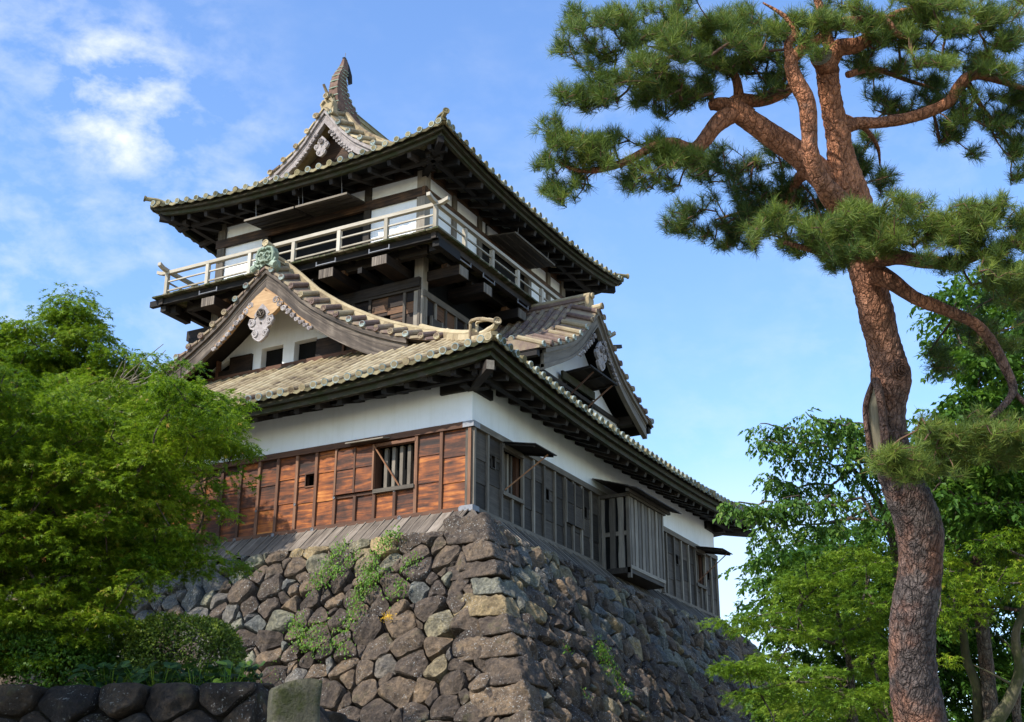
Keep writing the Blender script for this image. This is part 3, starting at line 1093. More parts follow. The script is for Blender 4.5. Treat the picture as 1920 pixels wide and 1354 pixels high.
def eave_boards(side, parent, fas_m, sof_m, wall_d, zwall, fd=(.10, .22), drop=(.11, .26, .40)):
    """two fascia boards and the boarded soffit of one eave"""
    n = 28
    us = [(-1 + 2 * k / n) * side.hl for k in range(n + 1)]
    mb = MB()
    for (d0, d1, za, zb) in ((fd[0], fd[0] + .10, drop[0], drop[1]), (fd[1], fd[1] + .12, drop[1] - .02, drop[2])):
        secs = []
        for u in us:
            e = side.zedge(u)
            secs.append([mitred(side, u, d0, e - za), mitred(side, u, d0, e - zb), mitred(side, u, d1, e - zb), mitred(side, u, d1, e - za)])
        mb.sweep(secs, 0, .5, True)
    mb.build('fascia_board', fas_m, parent)
    mb = MB()
    secs = []
    for u in us:
        e = side.zedge(u)
        secs.append([mitred(side, u, .06, e - .085), mitred(side, u, wall_d + .05, zwall + .16)])
    mb.sweep(secs)
    mb.build('soffit', sof_m, parent)


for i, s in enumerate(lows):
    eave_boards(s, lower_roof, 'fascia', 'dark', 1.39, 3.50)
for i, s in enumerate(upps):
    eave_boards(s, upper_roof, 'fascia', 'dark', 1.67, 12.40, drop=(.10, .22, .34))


def rafters(side, parent, pitch, wall_d, zwall, dout, drop, w, h, zin, mat, limit=None):
    n = int(side.hl * 2 / pitch)
    for k in range(n + 1):
        u = -side.hl + side.hl * 2 * k / n
        if abs(u) > side.hl - .55:
            continue
        inner = min(wall_d + .12, side.hl - abs(u) + .35)
        e = side.zedge(u)
        t = (inner - dout) / (wall_d + .12 - dout)
        zi = lerp(e - drop, zin, t)
        mb = MB()
        mb.bar(side.at(u, dout, e - drop), side.at(u, inner, zi), w, h)
        mb.build('rafter', mat, parent)


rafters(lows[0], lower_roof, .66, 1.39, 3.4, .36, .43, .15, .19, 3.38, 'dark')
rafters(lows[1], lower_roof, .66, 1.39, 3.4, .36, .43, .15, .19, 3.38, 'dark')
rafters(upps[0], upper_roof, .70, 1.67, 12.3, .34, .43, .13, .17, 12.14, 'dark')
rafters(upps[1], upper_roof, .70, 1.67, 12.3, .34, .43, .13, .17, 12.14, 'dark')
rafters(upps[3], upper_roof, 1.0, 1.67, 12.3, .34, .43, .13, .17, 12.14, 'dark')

# purlin under the rafters, brackets at the corner, and the hip rafters
for s, par, d, z, hh in ((lows[0], lower_roof, .86, 3.10, .15), (lows[1], lower_roof, .86, 3.10, .15), (upps[0], upper_roof, .95, 11.88, .15), (upps[1], upper_roof, .95, 11.88, .15), (upps[3], upper_roof, .95, 11.88, .15)):
    mb = MB()
    L = s.hl - d + .3
    mb.bar(s.at(-L, d, z + .06), s.at(L, d, z + .06), .16, hh)
    mb.build('eave_purlin', 'dark', par)
for (sx, sy) in ((1, -1), (1, 1), (-1, -1)):
    mb = MB()
    c = np.array([XC + sx * HX, YC + sy * HY])
    dd = np.array([sx, sy]) / math.sqrt(2)
    a, b = c + dd * 1.62, c - dd * .3
    mb.bar((a[0], a[1], 3.12), (b[0], b[1], 3.12), .2, .24, m=0)
    tip = c + dd * 1.60
    mb.bar((tip[0], tip[1], 3.12), (tip[0] + dd[0] * .03, tip[1] + dd[1] * .03, 3.12), .19, .23, m=1)
    mb.bar((c[0] - sx * .02, c[1] + sy * .42, 3.14), (c[0] - sx * .02, c[1] - sy * .9, 3.14), .22, .26)
    mb.bar((c[0] + sx * .42, c[1] - sy * .02, 3.135), (c[0] - sx * .9, c[1] - sy * .02, 3.135), .22, .24)
    mb.build('hip_rafter', ['dark', 'greylight'], lower_roof)
    mb = MB()
    c = np.array([XC + sx * UX_, YC + sy * UY_])
    a, b = c + dd * 2.02, c - dd * .3
    mb.bar((a[0], a[1], 12.08), (b[0], b[1], 11.95), .19, .22)
    mb.build('hip_rafter', 'dark', upper_roof)


def hip_ridge(sideA, su, dmax, ratio, parent, mat, scale=1.0, arch=True):
    """ridge down the hip with an arched end tile and a raised corner tile"""
    mb = MB()
    hl = sideA.hl

    def hp(d, dz):
        return sideA.pt(su * (hl - d * ratio), d, dz)
    n = 10
    d0 = 1.25 * scale ** 2.4
    path = [hp(lerp(d0, dmax, k / n), .05) for k in range(n + 1)]
    for p in range(n):
        mb.bar(path[p], path[p + 1], .20, .16, (0, 0, 1), 0)
    top = [q + np.array([0, 0, .12 + (.03 if k == 0 else 0)]) for k, q in enumerate(path)]
    mb.tube(top, .095, 8, 0)
    # second, lower ridge running to the corner
    n = 5
    path2 = [hp(lerp(.02, d0, k / n), .02 + .03 * (1 - k / n)) for k in range(n + 1)]
    for p in range(n):
        mb.bar(path2[p], path2[p + 1], .17, .10, (0, 0, 1), 0)
    out = path2[0] - path2[2]
    out[2] = 0
    out /= np.linalg.norm(out)
    rise = [path2[3] + np.array([0, 0, .09]), path2[2] + np.array([0, 0, .10]), path2[1] + np.array([0, 0, .14]), path2[0] + out * .05 + np.array([0, 0, .17 * scale - .02]), path2[0] + out * .24 + np.array([0, 0, .22 * scale ** 2.5])]
    mb.tube(smooth_path(rise, 2), [.075] * 8 + [.088], 8, 0)
    mb.disc(rise[-1] + out * .02, out + np.array([0, 0, .15]), .105, .05, 14, 0)
    if arch:
        e = path[0] + np.array([0, 0, .0])
        sd = np.array([-out[1], out[0], 0])
        tip = rise[-1] - out * .06
        a = [e + np.array([0, 0, .0]), e + np.array([0, 0, .30 * scale]), e + out * .12 + np.array([0, 0, .40 * scale]), e * .45 + tip * .55 + np.array([0, 0, .26 * scale]), tip + np.array([0, 0, .02])]
        for o_ in (-.085, .085):
            pp = [q + sd * o_ for q in a]
            pp[-1] = tip + sd * o_ * .3
            mb.tube(smooth_path(pp, 2), .045, 6, 0)
        mb.bar(e + out * .02, e + out * .10, .22, .24, (0, 0, 1), 0)
    # upturned corner pan tile
    c = hp(0.0, -.06)
    sd = np.array([-out[1], out[0], 0])
    mb.sweep([[c + out * .02 - sd * .02, c + out * .02 + sd * .02], [c - out * .16 - sd * .26 - np.array([0, 0, .03]), c - out * .16 + sd * .26 - np.array([0, 0, .03])]])
    return mb.build('hip_ridge', mat, parent)


hip_ridge(lows[0], 1, 5.1, 5.36 / 5.14, lower_roof, 'tile')
hip_ridge(lows[0], -1, 5.1, 5.36 / 5.14, lower_roof, arch=False, mat='tile')
hip_ridge(lows[2], -1, 5.1, 5.36 / 5.14, lower_roof, arch=False, mat='mosstile')
hip_ridge(lows[2], 1, 5.1, 5.36 / 5.14, lower_roof, arch=False, mat='mosstile')
hip_ridge(upps[0], 1, 1.75, 1.0, upper_roof, 'mosstile', .8)
hip_ridge(upps[0], -1, 1.75, 1.0, upper_roof, 'mosstile', .8, arch=False)
hip_ridge(upps[2], -1, 1.75, 1.0, upper_roof, 'mosstile', .8, arch=False)
hip_ridge(upps[2], 1, 1.75, 1.0, upper_roof, 'mosstile', .8, arch=False)


# ---- gables
def gable(name, parent, G, prof, T, depth, strip_m, field_m, barge_m, bead_m, wall_fn, pend, field=True, eave_disc=False, bw=.50, tend=None, bt=None, rows=.52, ridge_h=.30, oh=.8, lift=0.0, side=True, rise=.32):
    g = empty(name, G(0, 0, prof[0][1] - 3), parent)
    P = lambda t: interp(abs(t), prof)
    ts = [T * k / 18 for k in range(19)]
    RS = lambda n: rise * min(1, max(0, -n / oh)) ** .8
    tend = tend or T
    # roof sheets with thickness
    mb = MB()
    for sg in (-1, 1):
        secs = []
        for t in ts:
            z = P(t) - .10
            secs.append([G(sg * t, .0, z), G(sg * t, -oh, z + rise), G(sg * t, -depth, z + rise), G(sg * t, -depth, z - .06), G(sg * t, .0, z - .06)])
        mb.sweep(secs, 0, .5, True)
    # verge strip: short round tiles across the slope
    for sg in (-1, 1):
        L = [0]
        fine = [T * k / 200 for k in range(201)]
        for k in range(200):
            L.append(L[-1] + math.hypot(fine[k + 1] - fine[k], P(fine[k + 1]) - P(fine[k])))
        n = int(L[-1] / rows)
        for k in range(1, n + 1):
            t = float(np.interp(L[-1] * (k - .35) / n, L, fine))
            t1 = float(np.interp(L[-1] * min(1, (k + .35) / n), L, fine))
            t0 = float(np.interp(L[-1] * max(0, (k - 1.05) / n), L, fine))
            z = P(t) - .05
            path = [np.array(G(sg * t, .05, z)), np.array(G(sg * t, -oh, z + .02 + rise))]
            mb.tube([path[0], path[0] * .5 + path[1] * .5, path[1]], [.088, .083, .08], 9, 0)
            mb.disc(G(sg * t, .07, z), np.array(G(0, 1, 0)) - np.array(G(0, 0, 0)), .095, .05, 12, 1 if random.random() < .35 else 0)
            # pan plate, lifted at its upper edge so that courses overlap
            za, zb = P(t0) - .085, P(t) - .02
            mb.sweep([[G(sg * t0, .03, za), G(sg * t, .03, zb - .01), G(sg * t, .03, zb - .09), G(sg * t0, .03, za - .07)],
                      [G(sg * t0, -oh, za + rise), G(sg * t, -oh, zb + rise), G(sg * t, -oh, zb - .07 + rise), G(sg * t0, -oh, za - .07 + rise)]], 0, random.random(), True)
    mb.build('verge_tiles', [strip_m, 'disc'], g)
    # descending ridge beside the verge
    mb = MB()
    for sg in ((-1, 1) if side else ()):
        pts = [np.array(G(sg * t, -oh - .05, P(t) + .0 + rise * .9)) for t in ts[:-1]]
        for k in range(len(pts) - 1):
            mb.bar(pts[k], pts[k + 1], .17, .14, (0, 0, 1), 0)
        mb.tube([q + np.array([0, 0, .10]) for q in pts], .085, 8, 0)
        d = pts[-1] - pts[-2]
        mb.disc(pts[-1] + d / np.linalg.norm(d) * .03 + np.array([0, 0, .10]), d, .10, .05, 12, 0)
    if side:
        mb.build('side_ridge', strip_m if strip_m != 'tileold' else 'tile', g)
    if field:
        for sg in (-1, 1):
            mb = MB()
            w = -oh - (.30 if side else .12)
            while w > -depth:
                path = [np.array(G(sg * lerp(.12, tend, k / 8), w, P(lerp(.12, tend, k / 8)) - .06 + rise)) for k in range(8, -1, -1)]
                cover_tile(mb, path, .08, 0)
                if eave_disc:
                    ax = path[0] - path[1]
                    ax[2] *= .4
                    mb.disc(path[0] + np.array([0, 0, .02]), ax, .092, .05, 12, 1 if random.random() < .5 else 0)
                w -= .34
            mb.build('gable_tiles', [field_m, 'disc'], g)
    # main ridge
    mb = MB()
    z0 = prof[0][1] - .12 + rise * .5
    mb.bar(G(0, -.35, z0 + ridge_h / 2), G(0, -depth, z0 + ridge_h / 2), .24, ridge_h)
    mb.bar(G(0, -.33, z0 + ridge_h * .35), G(0, -depth, z0 + ridge_h * .35), .30, .05)
    mb.bar(G(0, -.33, z0 + ridge_h * .7), G(0, -depth, z0 + ridge_h * .7), .30, .05)
    mb.tube([G(0, -.30, z0 + ridge_h + .05), G(0, -depth, z0 + ridge_h + .05)], .10, 8)
    mb.build('main_ridge', field_m, g)
    # barge boards: thin cover strip, broad board, bead along its lower edge
    bt = bt or T
    for sg in (-1, 1):
        mb = MB()
        tb = [bt * k / 20 for k in range(21)]

        def board(n0, n1, up, dn, m, t_lo=0.0, t_hi=1.0, flare=0.0):
            secs = []
            for t in tb:
                if not (t_lo * bt - 1e-6 <= t <= t_hi * bt + 1e-6):
                    continue
                z = P(t)
                k = flare * (t / bt) ** 2
                secs.append([G(sg * t, n0, z - up), G(sg * t, n0, z - dn - k), G(sg * t, n1, z - dn - k), G(sg * t, n1, z - up)])
            mb.sweep(secs, m, .5, True)
        board(-.015, -.14, .17, .30, 1)
        board(-.09, -.20, .295, .295 + bw, 0, flare=lift)
        board(-.075, -.10, .295 + bw * .30, .295 + bw * .38, 0)
        board(-.06, -.22, .29 + bw, .36 + bw, 2, 0, .35, flare=lift)
        board(-.06, -.22, .29 + bw, .36 + bw, 0, .35, 1, flare=lift)
        mb.build('barge_board', [barge_m, bead_m, pend[3]], g)
    # pendant
    if pend:
        zc, sc, pm, _ = pend
        mb = MB()
        half = [(0, .36), (.13, .24), (.24, .10), (.30, .02), (.20, -.03), (.27, -.14), (.42, -.10), (.46, -.24), (.37, -.40), (.24, -.47), (.30, -.58), (.24, -.72), (.11, -.83), (0, -.88)]
        poly = half + [(-a, b) for a, b in half[::-1][1:-1]]
        f = lambda a, b, d: G(a * sc, d, zc + b * sc)
        mb.prism(poly, f, -.06, .02, 0, .6)
        for sg in (-1, 1):      # raised scrolls
            for (cx, cz, rr, tn, st) in ((.33, -.24, .12, 1.6, 1.2), (.19, -.62, .11, 1.5, 1.0)):
                pts = []
                for k in range(15):
                    a = st + tn * 2 * math.pi * k / 14
                    q = rr * (1 - .75 * k / 14)
                    pts.append(G(sg * (cx + q * math.cos(a)) * sc, .03, zc + (cz + q * math.sin(a)) * sc))
                mb.tube(pts, .034 * sc, 6, 0, .75)
            pts = [G(sg * a * sc, .03, zc + b * sc) for a, b in half[4:]]
            mb.tube(pts, .028 * sc, 5, 0, .8)
        mb.build('gable_pendant', [pm], g)
        if pend[3] == 'honey':
            mb = MB()
            top = P(0) - .42 - bw
            for sg in (-1, 1):
                pts = [(0, zc - .16 * sc), (0, top + .02)] + [(sg * t, P(t) - .34 - bw) for t in (.25, .5, .75)] + [(sg * .42, zc - .02)]
                mb.prism(pts if sg > 0 else pts[::-1], lambda a, b, d: G(a, d, b), -.14, .005, 0, .8)
            mb.build('apex_board', 'honey', g)
        mb = MB()
        mb.disc(G(0, .10, zc + .02 * sc), np.array(G(0, 1, 0)) - np.array(G(0, 0, 0)), .15 * sc, .12, 16, 0, False, .3)
        for k in range(6):
            a = k * math.pi / 3
            mb.tube([G(0, .09, zc + .02 * sc), G(math.cos(a) * .10 * sc, .115, zc + .02 * sc + math.sin(a) * .10 * sc)], .02 * sc, 5)
        mb.tube([G(0, .02, zc - .28 * sc), G(0, .05, zc - .28 * sc)], .035 * sc, 8)
        mb.build('rosette', 'barge' if pend[3] == 'honey' else 'carving', g)
        for sg in (-1, 1):       # carved leaf scrolls along the board
            mb = MB()
            for k in range(9):
                t = sc * (.48 + .165 * k)
                zz = P(t) - .36 - bw - .09 - lift * (t / bt) ** 2
                rr = sc * (.115 - .008 * k)
                pts = []
                for j in range(11):
                    a = sg * (.6 + k) + 1.5 * 2 * math.pi * j / 10
                    q = rr * (1 - .7 * j / 10)
                    pts.append(G(sg * t + q * math.cos(a), .0, zz + q * math.sin(a)))
                mb.tube(pts, .026 * sc, 5, 0)
                mb.tube([G(sg * (t - .08), -.05, zz + .05), G(sg * (t + .09), -.05, zz + .01)], .06 * sc, 6, 0)
            mb.build('carved_scroll', pm if pm == 'carving' else 'carving', g)
    if wall_fn:
        wall_fn(g, P)
    return g


LG = [(0, 8.86), (.54, 8.44), (.8, 8.18), (.96, 8.04), (1.3, 7.70), (1.85, 7.29), (2.35, 6.95), (2.87, 6.64), (3.49, 6.31), (4.08, 6.04), (4.66, 5.81), (5.3, 5.59), (5.96, 5.42), (6.6, 5.32)]
LX = -8.08
GL = lambda t, n, z: (LX + t, 1.45 - n, z)


def left_wall(g, P):
    # plaster face with two openings; local t, plane at n=-.85
    n0 = -1.25
    mb = MB()
    f = lambda a, b, d: GL(a, d, b)
    zb, zt = 5.92, 6.72
    W1, W2 = (-.95, -.13), (.29, 1.13)
    w0, w1 = -1.26, 1.18
    tt = [-2.9, -2.35, -1.8, w0, -.6, 0, .6, w1, 1.8, 2.35, 2.9]
    for t0, t1 in zip(tt[:-1], tt[1:]):
        bt_ = zt if (t0 >= w0 - .01 and t1 <= w1 + .01) else zt - .16
        h0, h1_ = P(t0) - .30, P(t1) - .30
        if max(h0, h1_) > bt_ + .05:
            mb.prism([(t0, min(bt_, h0 - .01)), (t0, h0), (t1, h1_), (t1, min(bt_, h1_ - .01))][::-1], f, n0, n0 - .25, 0, .5)
    for (a, b) in ((w0, W1[0]), (W1[1], W2[0]), (W2[1], w1)):
        mb.prism([(a, zb), (b, zb), (b, zt), (a, zt)], f, n0, n0 - .25, 0, .5)
    mb.build('gable_wall', 'plaster', g)
    for (a, b) in (W1, W2):
        mb = MB()
        mb.prism([(a, zb), (b, zb), (b, zt), (a, zt)], f, n0 - .24, n0 - .28, 0, .5)
        mb.build('window', 'black', g)
    mb = MB()
    for sg, aa, bb in ((-1, -4.6, w0), (1, w1, 4.6)):
        zs = [5.2, 5.8, 6.2, 6.6]
        for k in range(3):
            us = [lerp(aa, bb, j / 4) for j in range(5)]
            for j in range(4):
                zt_ = min(zs[k + 1], P((us[j] + us[j + 1]) / 2) - .62)
                if zt_ > zs[k] + .05:
                    mb.prism([(us[j], zs[k]), (us[j + 1], zs[k]), (us[j + 1], zt_), (us[j], zt_)], f, n0 + .10 + .012 * (2 - k), n0 - .1, 0, random.random() * .4)
        for u in (lerp(aa, bb, .3), lerp(aa, bb, .62)):
            mb.prism([(u - .035, 5.2), (u + .035, 5.2), (u + .035, 6.55), (u - .035, 6.55)], f, n0 + .17, n0, 1, .4)
    mb.prism([(-4.6, 5.70), (4.6, 5.70), (4.6, 6.00), (-4.6, 6.00)], f, n0 + .19, n0 - .2, 1, .4)
    mb.build('side_boards', ['darkbrown', 'batten'], g)
    mb = MB()   # dark boards lining the roof
    for sg in (-1, 1):
        secs = []
        for k in range(13):
            t = 6.2 * k / 12
            secs.append([GL(sg * t, -.05, P(t) - .20), GL(sg * t, -2.3, P(t) - .20)])
        mb.sweep(secs)
    mb.build('soffit', 'dark', g)


gab_l = gable('front_gable', keep, GL, LG, 6.3, 2.32, 'tileold', 'tile', 'barge', 'barge', left_wall, (7.20, .98, 'carving', 'honey'), bw=.46, bt=5.1, oh=.75, lift=.12)

# green ogre-face tile on the front gable
mb = MB()
OZ = 8.80
OG = lambda a, b, d: (LX + a, 1.42 - d, OZ + b)
poly = [(-.42, -.10), (-.40, .10), (-.30, .20), (-.32, .42), (-.24, .58), (-.10, .62), (0, .66), (.10, .62), (.24, .58), (.32, .42), (.30, .20), (.40, .10), (.42, -.10), (.30, -.22), (.18, -.05), (0, .05), (-.18, -.05), (-.30, -.22)]
mb.prism(poly, OG, -.22, .0, 0, .5)
for sg in (-1, 1):
    mb.tube([OG(sg * .26, .10, .02), OG(sg * .31, .32, .03), OG(sg * .24, .52, .03), OG(sg * .08, .56, .04), OG(sg * .02, .50, .06)], .055, 7, 0)
    mb.tube([OG(sg * .04, .36, .05), OG(sg * .12, .40, .07), OG(sg * .20, .34, .04)], .045, 6)
    mb.disc(OG(sg * .12, .31, .05), (0, -1, 0), .045, .05, 10, 0, False)
    mb.tube([OG(sg * .06, .12, .05), OG(sg * .18, .16, .07), OG(sg * .22, .26, .05)], .04, 6)
    mb.tube([OG(sg * .30, -.02, .04), OG(sg * .44, -.10, .05)], [.11, .12], 9)
    mb.disc(OG(sg * .40, -.06, .06), (0, -1, 0), .11, .06, 12, 0, True)
    mb.tube([OG(sg * .20, -.02, .02), OG(sg * .34, .04, .04), OG(sg * .40, .16, .02)], .05, 6)
mb.tube([OG(0, .34, .05), OG(0, .24, .11), OG(0, .19, .08)], [.035, .06, .05], 7)
mb.tube([OG(-.15, .10, .05), OG(0, .12, .09), OG(.15, .10, .05)], .035, 6)
mb.build('ogre_tile', 'copper', gab_l)
mb = MB()
mb.tube([OG(0, .70, -.30), OG(0, .72, .06)], .10, 9)
mb.disc(OG(0, .72, .08), (0, -1, .1), .115, .05, 12, 0)
mb.build('ridge_end_tile', 'tile', gab_l)

RG = [(0, 8.62), (.32, 8.32), (.6, 8.0), (1.1, 7.52), (1.6, 7.12), (2.0, 6.87), (2.6, 6.57), (3.07, 6.36), (3.72, 6.06), (4.25, 5.90)]
GR = lambda t, n, z: (-.35 + n, 8.56 + t, z)


def right_wall(g, P):
    n0 = -.85
    f = lambda a, b, d: GR(a, d, b)
    mb = MB()
    tt = [-3.1, -2.4, -1.8, -1.2, -.6, 0, .6, 1.2, 1.8, 2.4, 3.1]
    mb.prism([(3.1, 5.0), (-3.1, 5.0)] + [(t, P(t) - .62) for t in tt], f, n0, n0 - .25, 0, .5)
    mb.build('gable_wall', 'plaster', g)
    mb = MB()
    mb.prism([(-.85, 5.2), (.9, 5.2), (.9, 6.1), (-.85, 6.1)], f, n0 + .012, n0 - .1, 0, .5)
    mb.build('window', 'black', g)
    mb = MB()
    mb.bar(GR(-2.9, n0 + .07, 5.72), GR(3.1, n0 + .07, 5.72), .10, .12)
    mb.bar(GR(-1.35, n0 + .16, 5.98), GR(.95, n0 + .16, 5.98), .08, .26, m=1)
    mb.bar(GR(-1.0, n0 + .06, 6.15), GR(1.0, n0 + .06, 6.15), .10, .09)
    for t in (-.92, .95):
        mb.bar(GR(t, n0 + .05, 5.0), GR(t, n0 + .05, 6.2), .10, .10, (0, 1, 0))
    mb.build('window_frame', ['dark', 'fascia'], g)
    s = MB()
    for k in range(3):
        a, b = k / 3, (k + 1) / 3
        za, zb_ = 6.20 + .06 * a, 6.20 + .06 * b
        s.sweep([[GR(-1.0, n0 + .05 + a * .9, za), GR(-1.0, n0 + .07 + b * .9, zb_), GR(-1.0, n0 + .07 + b * .9, zb_ - .03), GR(-1.0, n0 + .05 + a * .9, za - .03)],
                 [GR(1.0, n0 + .05 + a * .9, za), GR(1.0, n0 + .07 + b * .9, zb_), GR(1.0, n0 + .07 + b * .9, zb_ - .03), GR(1.0, n0 + .05 + a * .9, za - .03)]], 0, None, True)
    for k in range(3):
        s.bar(GR(-.95 + .9 * k, n0 + .1, 6.15), GR(-.95 + .9 * k, n0 + .92, 6.21), .06, .05)
    s.bar(GR(-1.0, n0 + .95, 6.25), GR(1.0, n0 + .95, 6.25), .03, .06, m=1)
    s = s.build('prop_shutter', ['dark', 'grey'], g)
    for p, q in ((GR(-.75, n0 + .12, 5.5), GR(-.55, n0 + .85, 6.2)), (GR(.55, n0 + .12, 5.5), GR(.85, n0 + .85, 6.2))):
        mb = MB()
        mb.bar(p, q, .05, .04)
        mb.build('prop_stick', 'batten', s)
    mb = MB()
    for sg in (-1, 1):
        secs = []
        for k in range(13):
            t = 4.2 * k / 12
            secs.append([GR(sg * t, -.05, P(t) - .20), GR(sg * t, -2.9, P(t) - .20)])
        mb.sweep(secs)
    mb.build('soffit', 'dark', g)
    for sg in (-1, 1):
        mb = MB()
        secs = [[GR(sg * 4.18, -.1, P(4.2) - .18), GR(sg * 4.18, -.1, P(4.2) - .36), GR(sg * 4.0, -.1, P(4.2) - .36), GR(sg * 4.0, -.1, P(4.2) - .18)],
                [GR(sg * 4.18, -2.6, P(4.2) - .18), GR(sg * 4.18, -2.6, P(4.2) - .36), GR(sg * 4.0, -2.6, P(4.2) - .36), GR(sg * 4.0, -2.6, P(4.2) - .18)]]
        mb.sweep(secs, 0, .5, True)
        mb.build('fascia_board', 'dark', g)
        mb = MB()
        mb.bar(GR(sg * 3.2, -.3, 5.75), GR(sg * 3.2, -2.6, 5.75), .3, .3)
        mb.build('eave_purlin', 'dark', g)


gab_r = gable('side_gable', keep, GR, RG, 4.2, 3.62, 'tileold', 'tileold', 'greylight', 'greylight', right_wall, (7.12, .80, 'carving', 'greylight'), eave_disc=True, bw=.34, bt=3.75, oh=.8, ridge_h=.34, lift=.10, side=False)
mb = MB()
mb.prism([(-.16, -.2), (.16, -.2), (.20, .18), (.12, .34), (-.12, .34), (-.20, .18)], lambda a, b, d: GR(a, d, 8.72 + b), -.42, -.28, 0, .5)
mb.tube([GR(0, -.4, 9.0), GR(0, -.22, 9.02)], .09, 9)
mb.disc(GR(0, -.20, 9.02), (1, 0, 0), .1, .05, 12, 0)
mb.build('ridge_end_tile', 'tile', gab_r)
mb = MB()
mb.tube([GR(0, -.3, 8.58), GR(0, .10, 8.60)], .10, 10)
mb.disc(GR(0, .12, 8.60), (1, 0, 0), .11, .05, 12, 0)
mb.build('ridge_end_tile', 'tile', gab_r)
mb = MB()
mb.bar(GR(.98, .0, 7.56), GR(1.5, .05, 7.74), .10, .12)
mb.build('bracket', 'dark', gab_r)

UG = [(a, b + 12.20) for a, b in UPP[:8]]
GU = lambda t, n, z: (XC + t, 3.72 - n, z)


def upper_gable_wall(g, P):
    f = lambda a, b, d: GU(a, d, b)
    mb = MB()
    tt = [-3.2, -2.4, -1.6, -.8, 0, .8, 1.6, 2.4, 3.2]
    mb.prism([(3.2, 12.6), (-3.2, 12.6)] + [(t, P(t) - .45) for t in tt], f, -.75, -.9, 0, .5)
    mb.build('gable_wall', 'darkbrown', g)


gab_u = gable('upper_gable', upper_roof, GU, UG, 3.95, 9.72, 'tile', 'mosstile', 'carving', 'carving', upper_gable_wall, (14.18, .62, 'carving', 'carving'), field=False, bw=.30, bt=3.6, oh=.78, rows=.60, ridge_h=.42)
mb = MB()   # plain end tile under the fish, with a horn tile
PU = lambda a, b, d: GU(a, d, 15.45 + b)
mb.prism([(-.34, -.26), (-.26, -.05), (-.24, .34), (-.12, .52), (.12, .52), (.24, .34), (.26, -.05), (.34, -.26), (.14, -.12), (-.14, -.12)], PU, -.40, -.16, 0, .5)
for sg in (-1, 1):
    mb.tube([PU(sg * .18, .1, -.18), PU(sg * .24, .28, -.14), PU(sg * .12, .40, -.12)], .05, 6)
    mb.tube([PU(sg * .30, -.20, -.3), PU(sg * .32, -.20, .04)], .09, 9)
    mb.disc(PU(sg * .32, -.20, .06), (0, -1, 0), .10, .05, 12, 0)
mb.disc(PU(0, .52, -.02), (0, -1, 0), .10, .06, 12, 0)
mb.tube([PU(0, .52, -.30), PU(0, .52, -.04)], .09, 9)
mb.tube([PU(-.02, .60, -.22), PU(-.10, .98, -.02)], [.06, .045], 7)
mb.build('ridge_end_tile', 'tile', gab_u)

# fish-shaped roof ornaments at both ends of the top ridge


def fish(ybase, sgn):
    S = lambda a, y, z: (XC + a, ybase + sgn * (y - 4.0), z)
    root = empty('fish_ornament', S(0, 4.6, 15.9), upper_roof)
    prof = [(15.62, 4.20, 6.00, .20), (15.95, 4.16, 5.85, .20), (16.2, 4.14, 5.45, .18), (16.5, 4.14, 5.02, .155), (16.8, 4.18, 4.80, .145), (17.05, 4.25, 4.74, .135), (17.3, 4.38, 4.78, .115), (17.52, 4.50, 4.84, .09), (17.72, 4.58, 4.84, .065), (17.96, 4.64, 4.76, .03)]
    prof = [(z, y0, y1 + .06, hw * 1.35) for (z, y0, y1, hw) in prof]
    mb = MB()
    secs = []
    for (z, y0, y1, hw) in prof:
        ym = lerp(y0, y1, .25)
        secs.append([S(-hw * .8, y0, z), S(hw * .8, y0, z), S(hw, ym, z), S(hw * .75, lerp(y0, y1, .7), z), S(.03, y1, z), S(-.03, y1, z), S(-hw * .75, lerp(y0, y1, .7), z), S(-hw, ym, z)])
    mb.sweep(secs, 0, .45, True)
    for k in range(len(prof) - 2):
        z, y0, y1, hw = prof[k]
        mb.tube([S(-hw * .86, y0 + .02, z), S(0, y0 - .03, z - .03), S(hw * .86, y0 + .02, z)], .028, 6, 1)
    for k in range(11):     # scales on the flanks
        z = 15.9 + k * .15
        y0 = interp(z, [(p[0], p[1]) for p in prof])
        y1 = interp(z, [(p[0], p[2]) for p in prof])
        hw = interp(z, [(p[0], p[3]) for p in prof])
        for j in range(3):
            y = lerp(y0, y1, .25 + .2 * j)
            for s in (-1, 1):
                mb.tube([S(s * hw * .9, y - .07, z), S(s * (hw * .95 + .02), y, z - .06), S(s * hw * .9, y + .07, z)], .02, 5, 1)
    mb.build('fish_body', ['brick', 'copper'], root)
    mb = MB()
    f = lambda a, b, d: S(d, a, b)
    mb.prism([(4.62, 17.98), (4.72, 18.0), (4.95, 17.78), (5.12, 17.5), (5.16, 17.2), (5.04, 17.1), (4.96, 17.32), (4.88, 17.42), (4.80, 17.35), (4.70, 17.55)], f, -.04, .04, 0, .3)
    mb.build('tail_fin', 'dark', root)
    mb = MB()
    for k in range(7):
        z = 15.95 + .17 * k
        y1 = interp(z, [(p[0], p[2]) for p in prof])
        mb.prism([(y1 - .12, z - .1), (y1 + .10, z + .02), (y1 + .05, z + .12), (y1 - .12, z + .1)], f, -.025, .025, 0, .3)
    for s in (-1, 1):
        mb.prism([(4.5, 16.5), (4.75, 16.85), (4.62, 17.1), (4.48, 17.15), (4.5, 16.8)], lambda a, b, d: S(s * .13 + d, a, b), -.02, .03, 0, .3)
    mb.build('back_fin', 'brick', root)
    mb = MB()
    mb.tube([S(0, 4.70, 17.9), S(0, 4.74, 18.22)], .012, 5)
    mb.build('spike', 'iron', root)
    return root


fish(4.0, 1)
fish(13.16, -1)

